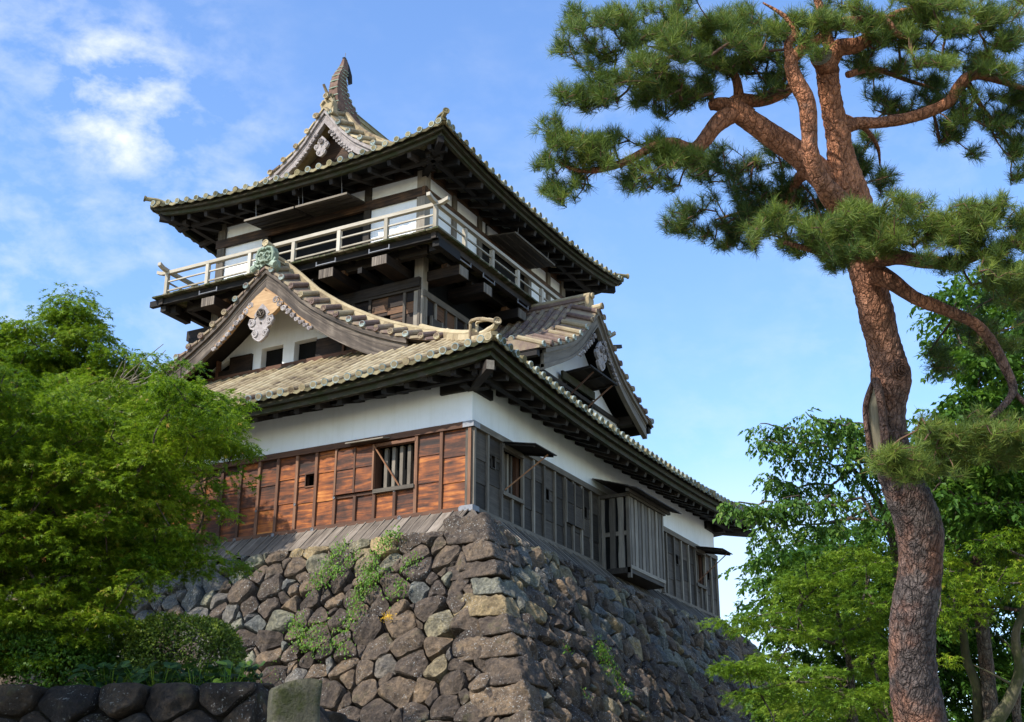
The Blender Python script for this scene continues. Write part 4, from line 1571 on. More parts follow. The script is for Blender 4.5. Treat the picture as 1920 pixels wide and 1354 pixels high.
# ---- upper hall
mb = MB()
mb.box(XC - UX_ + .14, XC + UX_ - .14, YC - UY_ + .14, YC + UY_ - .14, 4.5, 12.3)
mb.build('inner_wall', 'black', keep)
uf0, uf1 = XC - UX_, XC + UX_
ur0, ur1 = YC - UY_, YC + UY_
# lower board part of the upper hall
bat = [uf0 + .05 + .62 * k for k in range(13)] + [uf1 - .05]
board_wall(upper_front, 'board_wall', uf0, uf1, bat, [(-5.3, -5.05, 7.15, 7.45)], 'darkbrown', 'grey', [(8.05, 8.25, .1)], keep, 5.3, 8.1, (6.2, 6.75, 7.25, 7.7))
bat = [ur0 + .1 + .60 * k for k in range(16)]
board_wall(upper_right, 'board_wall', ur0, ur1, bat, [(6.0, 6.25, 6.95, 7.25)], 'darkbrown', 'greylight', [(7.85, 8.05, .1)], keep, 5.3, 8.0, (6.3, 6.95, 7.4))
mb = MB()
for (a, b) in ((ur0 + .42, ur0 + 1.0), (ur0 + 1.0, ur0 + 1.6)):
    vb(mb, upper_right, a, b, 6.5, 7.3, random.random(), .09)
fbox(mb, upper_right, ur0 + .98, ur0 + 1.02, .08, .15, 6.45, 7.32, 1)
fbox(mb, upper_right, ur0 + .38, ur0 + .43, .06, .14, 6.45, 7.34, 1)
mb.build('sliding_shutter', ['grey', 'greylight'], keep)
# white panels, beams and posts
mb = MB()
for F, segs in ((upper_front, [(uf0 + .2, -10.12), (-5.95, uf1 - .2)]), (upper_right, [(ur0 + .2, 5.42), (5.62, 7.05), (10.75, 12.05), (12.25, ur1 - .2)])):
    for (a, b) in segs:
        fbox(mb, F, a, b, -.1, -.04, 9.30, 11.24)
for F, segs in ((upper_front, [(uf0 + .2, -10.2), (-10.0, -7.9), (-7.75, -6.2), (-5.95, uf1 - .2)]), (upper_right, [(ur0 + .2, 5.42), (5.62, 7.6), (7.8, 9.6), (9.8, 12.05), (12.25, ur1 - .2)])):
    for (a, b) in segs:
        fbox(mb, F, a, b, -.1, -.035, 11.52, 12.0)
mb.build('plaster_panel', 'plaster', keep)
mb = MB()
for F, u0, u1 in ((upper_front, uf0, uf1), (upper_right, ur0, ur1)):
    fbox(mb, F, u0 - .10, u1 + .10, -.03, .07 + (.004 if F is upper_front else 0), 11.20, 11.50)
    fbox(mb, F, u0, u1, -.05, .03, 11.98, 12.3)
    fbox(mb, F, u0, u1, -.05, .045, 9.20, 9.34)
mb.build('tie_beam', 'darkbrown', keep)
for F, us in ((upper_front, [-10.07, -6.07]), (upper_right, [5.52, 7.15, 10.65, 12.15])):
    for u in us:
        mb = MB()
        fbox(mb, F, u - .11, u + .11, -.12, .05, 9.2, 12.0)
        mb.build('post', 'grey' if F is upper_front else 'greylight', keep)
for (x, y) in ((uf1 - .1, ur0 + .1), (uf0 + .1, ur0 + .1), (uf1 - .1, ur1 - .1)):
    mb = MB()
    mb.box(x - .15, x + .15, y - .15, y + .15, 5.2, 12.1)
    mb.build('corner_post', 'greylight', keep)
# inner lattice seen in the dark opening
mb = MB()
for k in range(12):
    u = -9.85 + k * .31
    fbox(mb, upper_front, u, u + .035, -.30, -.26, 9.3, 9.86)
fbox(mb, upper_front, -9.95, -6.2, -.31, -.25, 9.86, 9.93)
fbox(mb, upper_front, -8.12, -8.02, -.32, -.22, 9.3, 11.2)
mb.build('inner_lattice', 'batten', keep)


def hung_shutter(F, u0, u1, oo, zi, zo, cords, zc, mid):
    s = MB()
    for (a, b) in (((u0, mid - .03), (mid + .03, u1)) if mid else ((u0, u1),)):
        s.sweep([[F(a, .02, zi), F(a, oo, zo), F(a, oo, zo - .055), F(a, .02, zi - .055)],
                 [F(b, .02, zi), F(b, oo, zo), F(b, oo, zo - .055), F(b, .02, zi - .055)]], 0, None, True)
        for k in range(4):
            t = lerp(.1, oo - .08, k / 3)
            z = lerp(zi, zo, t / oo) - .055
            fbox(s, F, a + .04, b - .04, t, t + .05, z - .03, z, 0)
        fbox(s, F, a, b, oo, oo + .03, zo - .06, zo + .005, 1)
    o = s.build('hung_shutter', ['grey', 'greylight'], keep)
    for u in cords:
        mb = MB()
        mb.tube([F(u, oo - .12, zo), F(u, oo - .02, zc)], .013, 5)
        mb.build('iron_hanger', 'iron', o)


hung_shutter(upper_front, -10.12, -6.12, 1.06, 11.50, 11.36, (-9.75, -8.05, -7.9, -6.4), 12.1, -8.12)
hung_shutter(upper_right, 7.6, 10.5, 1.08, 11.52, 11.42, (8.0, 10.2), 12.2, None)

# ---- balcony
bal = empty('balcony', (XC, YC, 9.1), keep)
bx0, bx1, by0, by1 = XC - UX_ - 1.11, XC + UX_ + 1.11, YC - UY_ - 1.11, YC + UY_ + 1.11
fe = .30
mb = MB()
for (a, b, c, d) in ((bx0 - fe, bx1 + fe, by0 - fe, YC - UY_ + .1), (bx0 - fe, bx1 + fe, YC + UY_ - .1, by1 + fe), (bx0 - fe, XC - UX_ + .1, YC - UY_ + .1, YC + UY_ - .1), (XC + UX_ - .1, bx1 + fe, YC - UY_ + .1, YC + UY_ - .1)):
    n = max(1, int((d - c) / .22)) if (b - a) < (d - c) else max(1, int((b - a) / .22))
    for k in range(n):
        if (b - a) < (d - c):
            mb.box(a - random.uniform(0, .02), b + random.uniform(0, .03), lerp(c, d, k / n) + .006, lerp(c, d, (k + 1) / n) - .006, 9.165, 9.215 + random.uniform(-.006, .006))
        else:
            mb.box(lerp(a, b, k / n) + .006, lerp(a, b, (k + 1) / n) - .006, c - random.uniform(0, .03), d, 9.165, 9.215 + random.uniform(-.006, .006))
mb.build('floor_boards', 'mossy', bal)
mb = MB()
e = .04
for (p, q) in (((bx0 - e - .5, by0 - e), (bx1 + e + .12, by0 - e)), ((bx1 + e, by0 - e - .12), (bx1 + e, by1 + e + .1)), ((bx0 - e, by0 - e - .12), (bx0 - e, by1 + e + .1)), ((bx0 - e, by1 + e), (bx1 + e, by1 + e))):
    mb.bar((p[0], p[1], 9.06), (q[0], q[1], 9.06), .16, .20)
i2 = .55
for (p, q) in (((bx0 + i2, by0 + i2), (bx1 - i2, by0 + i2)), ((bx1 - i2, by0 + i2), (bx1 - i2, by1 - i2)), ((bx0 + i2, by0 + i2), (bx0 + i2, by1 - i2))):
    mb.bar((p[0], p[1], 9.0), (q[0], q[1], 9.0), .20, .30)
for k in range(14):
    x = lerp(bx0, bx1, k / 13)
    mb.bar((x, by0 - .05, 9.10), (x, YC - UY_, 9.10), .09, .12)
for k in range(15):
    y = lerp(by0, by1, k / 14)
    mb.bar((bx1 + .05, y, 9.102), (XC + UX_, y, 9.102), .09, .12)
    mb.bar((bx0 - .05, y, 9.102), (XC - UX_, y, 9.102), .09, .12)
mb.build('edge_beam', 'dark', bal)


def cantilever(F, u, w=.52, h=.30, reach=1.34, z=8.62, endm='pale'):
    mb = MB()
    secs = []
    for (o, dz) in ((-.1, .0), (reach - .25, 0), (reach - .03, .0)):
        secs.append([F(u - w / 2, o, z - h / 2 + dz), F(u + w / 2, o, z - h / 2 + dz), F(u + w / 2, o, z + h / 2), F(u - w / 2, o, z + h / 2)])
    mb.sweep(secs, 0, random.random() * .35, True)
    o = reach - .03
    nst = 6
    for k in range(nst):
        a, b = u - w / 2 + w * k / nst, u - w / 2 + w * (k + 1) / nst
        fbox(mb, F, a + .004, b - .004, o, o + .03 - .006 * random.random(), z - h / 2 + .008, z + h / 2 - .006, 1, .1 + .8 * random.random())
    fbox(mb, F, u - .26, u + .26, .55, .75, z + h / 2, z + h / 2 + .12, 0)
    mb.build('cantilever_beam', ['darkbrown', endm], bal)
    mb = MB()   # bolt and clamp bar under the floor
    a, b = F(u - .36, reach + .02, z + .30), F(u + .36, reach + .02, z + .30)
    mb.tube([a, b], .022, 6)
    for t in (-.35, .35):
        mb.tube([F(u + t, reach + .02, z + .27), F(u + t, reach + .02, z + .42)], .02, 6)
    mb.build('clamp_bar', 'iron', bal)


for u in (-11.12, -8.9, -6.56, -4.64):
    cantilever(upper_front, u, endm='skirt')
for u in (4.18, 5.65, 7.9, 10.1, 12.2):
    cantilever(upper_right, u, .50, .32, 1.20, 8.55, 'pale' if False else 'greylight')
mb = MB()
for (x, y) in ((-7.35, by0 + .1), (-5.55, by0 + .1)):
    mb.bar((x, y, 8.62), (x, y + 1.2, 8.62), .15, .18)
for sx in (-1, 1):
    x = XC + sx * (UX_ + 1.15)
    mb.bar((x, by0 - .02, 8.90), (x, by0 + 1.2, 8.90), .22, .28)
    mb.bar((x - sx * .35, by0 + .3, 8.88), (x + sx * .02, by0 + .3, 8.88), .22, .26)
mb.bar((XC - UX_ - 1.2, YC - UY_ + .35, 8.35), (XC - UX_, YC - UY_ + .35, 8.35), .45, .34)
mb.bar((XC - UX_ - 1.0, YC - UY_ + .2, 8.05), (XC - UX_, YC - UY_ + .2, 8.05), .35, .3)
mb.bar((XC - UX_, YC - UY_ + .2, 8.28), (XC + UX_, YC - UY_ - .02, 8.28), .3, .3)
mb.build('joist_end', 'dark', bal)

rail = empty('railing', (XC, YC, 9.2), bal)
nf, nr = 6, 7
pf = [(lerp(bx0, bx1, k / nf), by0) for k in range(nf + 1)]
pr = [(bx1, lerp(by0, by1, k / nr)) for k in range(1, nr + 1)]
pl = [(bx0, lerp(by0, by1, k / nr)) for k in range(1, nr + 1)]
pb = [(lerp(bx0, bx1, k / nf), by1) for k in range(1, nf)]
for (x, y) in pf + pr + pl + pb:
    mb = MB()
    mb.box(x - .06, x + .06, y - .06, y + .06, 9.2, 10.06)
    mb.build('rail_post', 'pale', rail)


def hrail(p, q, z, w, h, name, over=0.0, turn=False):
    p, q = np.array([p[0], p[1], z], float), np.array([q[0], q[1], z], float)
    d = (q - p) / np.linalg.norm(q - p)
    mb = MB()
    if turn:
        pts = [p - d * (over + .02) + np.array([0, 0, .10]), p - d * over * .55 + np.array([0, 0, .025]), p, q, q + d * over * .55 + np.array([0, 0, .025]), q + d * (over + .02) + np.array([0, 0, .10])]
        s = np.cross(d, (0, 0, 1.))
        secs = []
        for c in pts:
            secs.append([c - s * w / 2 - np.array([0, 0, h / 2]), c + s * w / 2 - np.array([0, 0, h / 2]), c + s * w / 2 + np.array([0, 0, h / 2]), c - s * w / 2 + np.array([0, 0, h / 2])])
        mb.sweep(secs, 0, .5, True)
    else:
        mb.bar(p, q, w, h)
    mb.build(name, 'pale', rail)


for k, (p, q) in enumerate((((bx0, by0), (bx1, by0)), ((bx1, by0), (bx1, by1)), ((bx0, by0), (bx0, by1)), ((bx0, by1), (bx1, by1)))):
    hrail(p, q, 10.12 + (.06 if k in (1, 2) else 0), .13, .11, 'top_rail', .42, True)
    hrail(p, q, 9.80, .05, .045, 'mid_rail')
    hrail(p, q, 9.47, .05, .05, 'mid_rail')

# ------------------------------------------------------------------ stone base
K0, KS = .85, .51


def aout(z):
    """how far the battered stone face stands out from the hall wall at height z"""
    return K0 + KS * (-.72 - z) + .012 * max(0, -.72 - z) ** 1.0


def clip_poly(poly, nx, ny, c):
    out = []
    n = len(poly)
    for i in range(n):
        p, q = poly[i], poly[(i + 1) % n]
        dp, dq = p[0] * nx + p[1] * ny - c, q[0] * nx + q[1] * ny - c
        if dp <= 0:
            out.append(p)
        if dp * dq < 0:
            t = dp / (dp - dq)
            out.append((p[0] + (q[0] - p[0]) * t, p[1] + (q[1] - p[1]) * t))
    return out


def poly_area(p):
    return .5 * sum(p[i][0] * p[(i + 1) % len(p)][1] - p[(i + 1) % len(p)][0] * p[i][1] for i in range(len(p)))


def stone_cells(u0, u1, v0, v1, hmin, hmax, wmin, wmax, planes, grow=.0):
    """stones laid in rough rows: seeds and their power cells; planes clip every cell (nx,ny,c)"""
    seeds = []
    v = v0
    while v < v1 + .2:
        h = random.uniform(hmin, hmax) * (1 + grow * (v - v0))
        u = u0 - random.random() * .5
        while u < u1 + .3:
            w = random.uniform(wmin, wmax) * (1 + grow * (v - v0))
            seeds.append((u + w / 2 + random.uniform(-.06, .06), v + h / 2 + random.uniform(-.30, .30) * h, (w * .5) ** 2 * .55))
            if random.random() < .45:
                seeds.append((u + w + random.uniform(-.05, .05), v + h * random.choice((.02, .98)) + random.uniform(-.05, .05), .004))
            u += w
        v += h
    S = np.array(seeds)
    cells = []
    for i, (a, b, w) in enumerate(seeds):
        poly = [(a - 1.3, b - 1.1), (a + 1.3, b - 1.1), (a + 1.3, b + 1.1), (a - 1.3, b + 1.1)]
        d2 = (S[:, 0] - a) ** 2 + (S[:, 1] - b) ** 2
        for j in np.argsort(d2)[1:26]:
            if d2[j] > 5:
                break
            nx, ny = S[j, 0] - a, S[j, 1] - b
            c = (S[j, 0] ** 2 + S[j, 1] ** 2 - S[j, 2] - a * a - b * b + w) / 2
            poly = clip_poly(poly, nx, ny, c)
            if len(poly) < 3:
                break
        for (nx, ny, c) in planes:
            if len(poly) >= 3:
                poly = clip_poly(poly, nx, ny, c)
        if len(poly) >= 3 and abs(poly_area(poly)) > .008:
            cells.append(poly)
    return cells


def rock_from_cell(poly, frame, out_v, out_f, out_r, r, depth=.22, gap=.010, rings=9, rim=30):
    """a weathered stone filling one cell; frame(u, v, h) gives the place"""
    p = np.array(poly)
    if poly_area(poly) < 0:
        p = p[::-1]
    # round corners a little
    for _ in range(1):
        q = []
        for i in range(len(p)):
            a, b = p[i], p[(i + 1) % len(p)]
            q += [a * .86 + b * .14, a * .14 + b * .86]
        p = np.array(q)
    # resample rim
    seg = np.linalg.norm(np.roll(p, -1, 0) - p, axis=1)
    cum = np.concatenate([[0], np.cumsum(seg)])
    s = np.linspace(0, cum[-1], rim, endpoint=False)
    pc = np.vstack([p, p[:1]])
    rimp = np.stack([np.interp(s, cum, pc[:, 0]), np.interp(s, cum, pc[:, 1])], 1)
    c = rimp.mean(0)
    size = math.sqrt(abs(poly_area(poly)))
    d = rimp - c
    L = np.linalg.norm(d, axis=1)
    rimp = c + d * np.maximum(.4, (L - gap - random.uniform(0, .008)) / L)[:, None]
    dep = depth * min(1.35, max(.45, size / .55)) * random.uniform(.8, 1.2)
    facets = []
    for _ in range(random.choice((3, 3, 4, 5))):
        a = random.random() * 6.283
        facets.append((math.cos(a), math.sin(a), random.uniform(.3, 1.3) * dep / (size * .5), random.uniform(.35, .80) * dep))
    tilt = (random.uniform(-.26, .26), random.uniform(-.16, .26))
    sd = random.random() * 300
    b = len(out_v)
    base_o = random.uniform(-.03, .035)
    for k in range(rings + 1):
        t = k / rings
        rr = 1 - t ** 1.6 if k else 1.0
        for i in range(rim):
            q = c + (rimp[i] - c) * rr
            x, y = q - c
            e = 1 - rr
            if k == 0:
                h = -.30
            else:
                h = dep * (1 - (1 - min(1, e / .26)) ** 2.0)
                for (fx, fy, sl, cc) in facets:
                    h = min(h, cc + .04 - sl * (fx * x + fy * y) * .8)
                h += x * tilt[0] + y * tilt[1]
                nz = mnoise.fractal(Vector((q[0] * 2.6 + sd, q[1] * 2.6, sd)), 1.0, 2.0, 4)
                nf = mnoise.noise(Vector((q[0] * 11 + sd, q[1] * 11, sd)))
                n3 = mnoise.noise(Vector((q[0] * 4.5 + sd, q[1] * 4.5, sd + 7)))
                h += (.055 * nz - .055 * abs(n3) + .02 * nf) * min(1, e * 6 + .25)
                wob = .020 * mnoise.noise(Vector((q[0] * 7, q[1] * 7 + sd, 3.1)))
                q = q + (d[i] / L[i]) * wob * rr
            out_v.append(frame(q[0], q[1], h + base_o))
    for k in range(rings):
        for i in range(rim):
            j = (i + 1) % rim
            out_f.append((b + k * rim + i, b + k * rim + j, b + (k + 1) * rim + j, b + (k + 1) * rim + i))
            out_r.append(r)


def stone_colour(u, v, side):
    """kind of stone: greys and buffs gather in the upper courses, purplish brown lava stone below"""
    q = random.random()
    top = max(0, 1 - v / 2.6)
    if side == 0:
        leftness = max(0, min(1, (-u - 3.3) / 3.0))
        if v < .75 and -5.0 < u < -1.0 and q < .6:
            return random.uniform(.84, 1.0)
        if v < 3.0 and q < .75 * leftness:
            return random.uniform(.62, .84)
        if q < .07 + .10 * top:
            return random.uniform(.58, .9)
    else:
        if v < 2.2 and q < .55:
            return random.uniform(.60, .97)
        if q < .12:
            return random.uniform(.6, .9)
    return random.uniform(0, .52)


base = tag(empty('stone_rampart', (XC, YC, -9.75)), 'tall sloping wall of rough brown and grey stones beneath the castle tower', 'stone wall')
cosb = 1 / math.sqrt(1 + .522 ** 2)
sinb = .522 * cosb


def fr_front(u, v, h):
    # v = height below the top edge
    z = -.70 - v
    return (u, -aout(z) - h * cosb, z + h * sinb)


def fr_right(u, v, h):
    z = -.70 - v
    return (aout(z) + h * cosb, u, z + h * sinb)


corner_w = .62
sv, sf, sr = [], [], []
# front face: u runs to the corner line u = aout - corner_w ; v = 0..9
k_ = .522
cells = stone_cells(-17.5, 5.6, -.1, 7.6, .36, .56, .38, .92, [(1, -k_, K0 - corner_w), (0, -1, -.0), (-1, 0, 18.5)], .02)
for c in cells:
    cc = np.mean(np.array(c), 0)
    rock_from_cell(c, fr_front, sv, sf, sr, stone_colour(cc[0], cc[1], 0), depth=.18)
np_mesh('stone_face', sv, sf, ['stone'], base, False, sr)
sv, sf, sr = [], [], []
cells = stone_cells(-5.5, 19.5, -.1, 8.4, .34, .52, .34, .80, [(-1, -k_, K0 - corner_w), (0, -1, -.0), (1, -k_, 17.16 + K0)], .02)
for c in cells:
    cc = np.mean(np.array(c), 0)
    c2 = [(a, b) for a, b in c]
    rock_from_cell(c2, fr_right, sv, sf, sr, stone_colour(cc[0], cc[1], 1), depth=.21)
np_mesh('stone_face', sv, [q[::-1] for q in sf], ['stone'], base, False, sr)

# corner stones, long and short sides alternating
sv, sf, sr = [], [], []
hts = [.76, .50, .42, .46, .52, .48, .50, .62, .62, .68, .66, .7, .7, .7, .7]
z = -.40
long_left = True
for i, hh in enumerate(hts):
    zt, zb_ = z, z - hh
    L1, L2 = (random.uniform(1.15, 1.45), random.uniform(.62, .8)) if long_left else (random.uniform(.70, .86), random.uniform(1.2, 1.5))
    if i == 0:
        L1, L2 = 1.15, 1.05
    long_left = not long_left
    sd = random.random() * 200
    n = 20
    b0 = len(sv)
    tilt = random.uniform(-.05, .09)
    idx = {}
    faces = []
    rr = [.22, .40, .30, .80, .93, .35, .45, .18, .50, .28, .2, .3, .4, .2, .3][i]

    def vert(key):
        if key in idx:
            return idx[key]
        a, b_, c_ = [q / n * 2 - 1 for q in key]
        v3 = np.array([a, b_, c_])
        m_ = np.max(np.abs(v3))
        nn = v3 / (np.sum(np.abs(v3) ** 14) ** (1 / 14.0) + 1e-9) * m_
        a, b_, c_ = nn
        p = L1 * (1 - a) / 2 - .10
        q = L2 * (1 - b_) / 2 - .10
        zz = zb_ + .012 + (hh - .024) * (c_ + 1) / 2
        o = aout(zz)
        pos = np.array([o - p, -(o - q), zz + tilt * (.5 - p)])
        f1 = mnoise.fractal(Vector(pos * 1.9) + Vector((sd, 0, 0)), 1.0, 2.0, 4)
        f2 = mnoise.noise(Vector(pos * 6.5) + Vector((0, sd, 0)))
        f3 = mnoise.noise(Vector(pos * 15) + Vector((0, sd, 9)))
        dirv = np.array([.75, -.75, .35 + .4 * c_])
        pos = pos + dirv * (.075 * f1 + .030 * f2 + .012 * f3)
        if c_ > .9:
            pos[2] += .05 * f1
        sv.append(tuple(pos))
        idx[key] = len(sv) - 1
        return idx[key]
    for ax in range(3):
        for val in (0, n):
            for s_ in range(n):
                for t_ in range(n):
                    quad = []
                    for (ds, dt) in ((0, 0), (1, 0), (1, 1), (0, 1)):
                        k3 = [0, 0, 0]
                        k3[ax] = val
                        k3[(ax + 1) % 3] = s_ + ds
                        k3[(ax + 2) % 3] = t_ + dt
                        quad.append(vert(tuple(k3)))
                    if val == 0:
                        quad = quad[::-1]
                    sf.append(tuple(quad))
                    sr.append(rr)
    z = zb_
np_mesh('corner_stones', sv, sf, ['stone'], base, False, sr)

# earth and packing behind the stones
mb = MB()
o0, o1 = aout(-.62) - .30, aout(-9.75) - .30
T = [(-16 - o0, -o0, -.62), (o0, -o0, -.62), (o0, 17.16 + o0, -.62), (-16 - o0, 17.16 + o0, -.62)]
B = [(-16 - o1, -o1, -9.75), (o1, -o1, -9.75), (o1, 17.16 + o1, -9.75), (-16 - o1, 17.16 + o1, -9.75)]
mb.add(T + B, [(0, 1, 2, 3), (0, 4, 5, 1), (1, 5, 6, 2), (2, 6, 7, 3), (3, 7, 4, 0)])
mb.build('packing', 'gap', base)

# ------------------------------------------------------------------ low garden wall at the left with its terrace
D0 = 17.0
pa, pb_ = spot(-260, 1290, D0 + .6), spot(492, 1288, D0)
TZ = float(pb_[2])                    # top of the low wall
pa[2] = pb_[2] = TZ
wall_l = tag(empty('garden_wall', ((pa[0] + pb_[0]) / 2, (pa[1] + pb_[1]) / 2, -9.75)), 'low dark retaining wall of rounded stones under the hedge and maple', 'stone wall')
du = (pb_ - pa)
LW = np.linalg.norm(du)
du /= LW
nn_ = np.array([du[1], -du[0], 0])     # towards the camera


def fr_low(u, v, h):
    p = pa + du * u + nn_ * (h + v * .16)
    return (p[0], p[1], TZ - v)


sv, sf, sr = [], [], []
for c in stone_cells(-.2, LW, -.25, 4.2, .48, .62, .5, .85, [(1, 0, LW - .05), (0, -1, .08)]):
    rock_from_cell(c, fr_low, sv, sf, sr, random.uniform(0, .62), depth=.22)
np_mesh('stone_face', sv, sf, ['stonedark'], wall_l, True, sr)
sv, sf, sr = [], [], []
dv = -nn_


def fr_low2(u, v, h):
    p = pb_ + dv * u + du * (h + v * .16)
    return (p[0], p[1], TZ - v)


for c in stone_cells(-.15, 13, -.1, 4.2, .45, .62, .45, .8, [(-1, 0, .0), (0, -1, .08), (1, 0, 12.5)]):
    rock_from_cell([(a, b) for a, b in c], fr_low2, sv, sf, sr, random.uniform(0, .62), depth=.22)
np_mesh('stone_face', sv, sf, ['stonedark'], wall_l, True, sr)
mb = MB()
q0, q1 = pa - nn_ * .1, pb_ - nn_ * .1 - du * .1
q2, q3 = q1 - nn_ * 13, q0 - nn_ * 13
def drop(p, z): return (p[0], p[1], z)
mb.add([drop(p, TZ - .1) for p in (q0, q1, q2, q3)] + [drop(p, -9.75) for p in (q0, q1, q2, q3)], [(0, 1, 2, 3), (0, 4, 5, 1), (1, 5, 6, 2), (2, 6, 7, 3), (3, 7, 4, 0)])
mb.build('packing', 'gap', wall_l)
mb = MB()
n = 16
vs, fs = [], []
for i in range(n + 1):
    for j in range(n + 1):
        p = q0 + (q1 - q0) * (i / n) + (q3 - q0) * (j / n)
        vs.append((p[0], p[1], TZ - .06 + .10 * mnoise.noise(Vector((p[0], p[1], 0)) * .6) + .05 * j / n))
for i in range(n):
    for j in range(n):
        fs.append((i * (n + 1) + j, (i + 1) * (n + 1) + j, (i + 1) * (n + 1) + j + 1, i * (n + 1) + j + 1))
mb.add(vs, fs)
tag(mb.build('terrace', 'ground'), kind='structure')

# ------------------------------------------------------------------ stone marker
sd_ = 9.2
c0 = spot(553, 1300, sd_)
top_l, top_r = spot(506, 1285, sd_), spot(600, 1262, sd_)
wd = float(np.linalg.norm((top_r - top_l)[:2]))
ztop = float(spot(560, 1258, sd_)[2])
tx = RX.copy(); tx[2] = 0; tx /= np.linalg.norm(tx)
ca, sa = math.cos(.35), math.sin(.35)
tx = np.array([tx[0] * ca - tx[1] * sa, tx[0] * sa + tx[1] * ca, 0])
ty = np.array([-tx[1], tx[0], 0])
sv, sf = [], []
n, m = 16, 40
for j in range(m + 1):
    t = j / m
    z = lerp(-9.75, ztop, t)
    for i in range(4 * n):
        a = i / n
        side, q = int(a), a - int(a)
        corners = [(-1, -1), (1, -1), (1, 1), (-1, 1)]
        c1, c2 = corners[side], corners[(side + 1) % 4]
        x, y = lerp(c1[0], c2[0], q), lerp(c1[1], c2[1], q)
        r_ = (abs(x) ** 9 + abs(y) ** 9) ** (1 / 9)
        x, y = x / r_, y / r_
        wv = wd * .48 * (1.04 - .05 * t)
        dv_ = wd * .36
        zz = z
        if t > .90:
            e = (t - .90) / .10
            zz = z - .07 * e * (.5 - .5 * x) - .05 * e * abs(x) ** 3 - .03 * e * abs(y) ** 3
        p = np.array([c0[0], c0[1], 0]) + tx * x * wv + ty * y * dv_ + np.array([0, 0, zz])
        nz = mnoise.fractal(Vector(p * 5), 1.0, 2.0, 4) * .010
        p = p + (tx * x + ty * y) * nz
        sv.append(tuple(p))
for j in range(m):
    for i in range(4 * n):
        k = (i + 1) % (4 * n)
        sf.append((j * 4 * n + i, j * 4 * n + k, (j + 1) * 4 * n + k, (j + 1) * 4 * n + i))
sf.append(tuple(m * 4 * n + i for i in range(4 * n)))
tag(np_mesh('stone_marker', sv, sf, ['stele'], None, True), 'mossy upright stone pillar with a sloping top before the castle base', 'stone pillar')


# ------------------------------------------------------------------ plants
def unit(a):
    return a / (np.linalg.norm(a, axis=-1, keepdims=True) + 1e-9)


LEAF = {
    # (along, across, up) corners of each small face, unit leaf length
    'maple': ([(0, 0, 0), (.45, -.15, .03), (1, 0, -.08), (.45, .15, .03),
               (.38, -.34, .0), (.72, -.62, -.08), (.30, -.08, .02), (.38, .34, 0), (.72, .62, -.08), (.30, .08, .02)],
              [(0, 1, 2, 3), (0, 6, 5, 4), (0, 7, 8, 9)]),
    'oval': ([(0, 0, 0), (.38, -.27, .07), (1, 0, -.10), (.38, .27, .07), (.45, 0, -.02)],
             [(0, 1, 2, 4), (0, 4, 2, 3)]),
    'small': ([(0, 0, 0), (.5, -.28, .06), (1, 0, 0), (.5, .28, .06)], [(0, 1, 2, 3)]),
    'round': ([(0, 0, 0), (.05, -.42, .06), (.5, -.52, .03), (.95, -.25, -.06), (.95, .25, -.06), (.5, .52, .03), (.05, .42, .06), (.5, 0, -.05)],
              [(0, 1, 2, 7), (7, 2, 3, 4), (7, 4, 5, 6), (0, 7, 6, 6)]),
}


def leaves(name, pos, along, nrm, size, rnd, mat, shape, parent=None):
    pos, along, nrm = np.asarray(pos), unit(np.asarray(along)), np.asarray(nrm)
    side = unit(np.cross(nrm, along))
    nrm = np.cross(along, side)
    tv, tf = LEAF[shape]
    tv = np.array(tv)
    tf = np.array([f if f[2] != f[3] else (f[0], f[1], f[2], f[2]) for f in tf])
    size = np.asarray(size)[:, None, None]
    v = pos[:, None, :] + size * (tv[None, :, 0:1] * along[:, None, :] + tv[None, :, 1:2] * side[:, None, :] + tv[None, :, 2:3] * nrm[:, None, :])
    n, k = len(pos), len(tv)
    if any(f[2] == f[3] for f in tf.tolist()):
        tf = tf[[i for i, f in enumerate(tf.tolist()) if f[2] != f[3]]]
    f = (np.arange(n) * k)[:, None, None] + tf[None]
    r = np.repeat(np.asarray(rnd), len(tf))
    return np_mesh(name, v.reshape(-1, 3), f.reshape(-1, 4), [mat], parent, False, np.clip(r, 0, 1))


def in_poly(poly, x, y):
    c = False
    j = len(poly) - 1
    for i in range(len(poly)):
        xi, yi = poly[i]
        xj, yj = poly[j]
        if (yi > y) != (yj > y) and x < (xj - xi) * (y - yi) / (yj - yi + 1e-12) + xi:
            c = not c
        j = i
    return c


def scatter_pads(poly, holes, n, d0, d1, gap=18):
    """points spread through a crown whose outline was surveyed from the path"""
    xs = [p[0] for p in poly]
    ys = [p[1] for p in poly]
    out, pix = [], []
    tries = 0
    while len(out) < n and tries < n * 60:
        tries += 1
        x, y = random.uniform(min(xs), max(xs)), random.uniform(min(ys), max(ys))
        if not in_poly(poly, x, y) or any(in_poly(h, x, y) for h in holes):
            continue
        if gap and any((x - a) ** 2 + (y - b) ** 2 < gap * gap for a, b in pix[-int(n * .35):]):
            continue
        pix.append((x, y))
        out.append(spot(x, y, random.uniform(d0, d1)))
    return np.array(out)


def grow(nodes, roots, pull=.55):
    """join every node to the nearest limb already grown; returns parent links"""
    pts = [np.array(r, float) for r in roots]
    par = [-1] * len(pts)
    base = pts[0]
    order = np.argsort([np.linalg.norm(p - base) for p in nodes])
    A = np.zeros((len(nodes) + len(pts), 3))
    A[:len(pts)] = pts
    cnt = len(pts)
    for i in order:
        p = nodes[i]
        dd = np.linalg.norm(A[:cnt] - p, axis=1)
        # slight preference for limbs lying nearer the root
        cost = dd + pull * .15 * np.linalg.norm(A[:cnt] - base, axis=1) * 0.3
        k = int(np.argmin(cost))
        A[cnt] = p
        par.append(k)
        cnt += 1
    return A, par


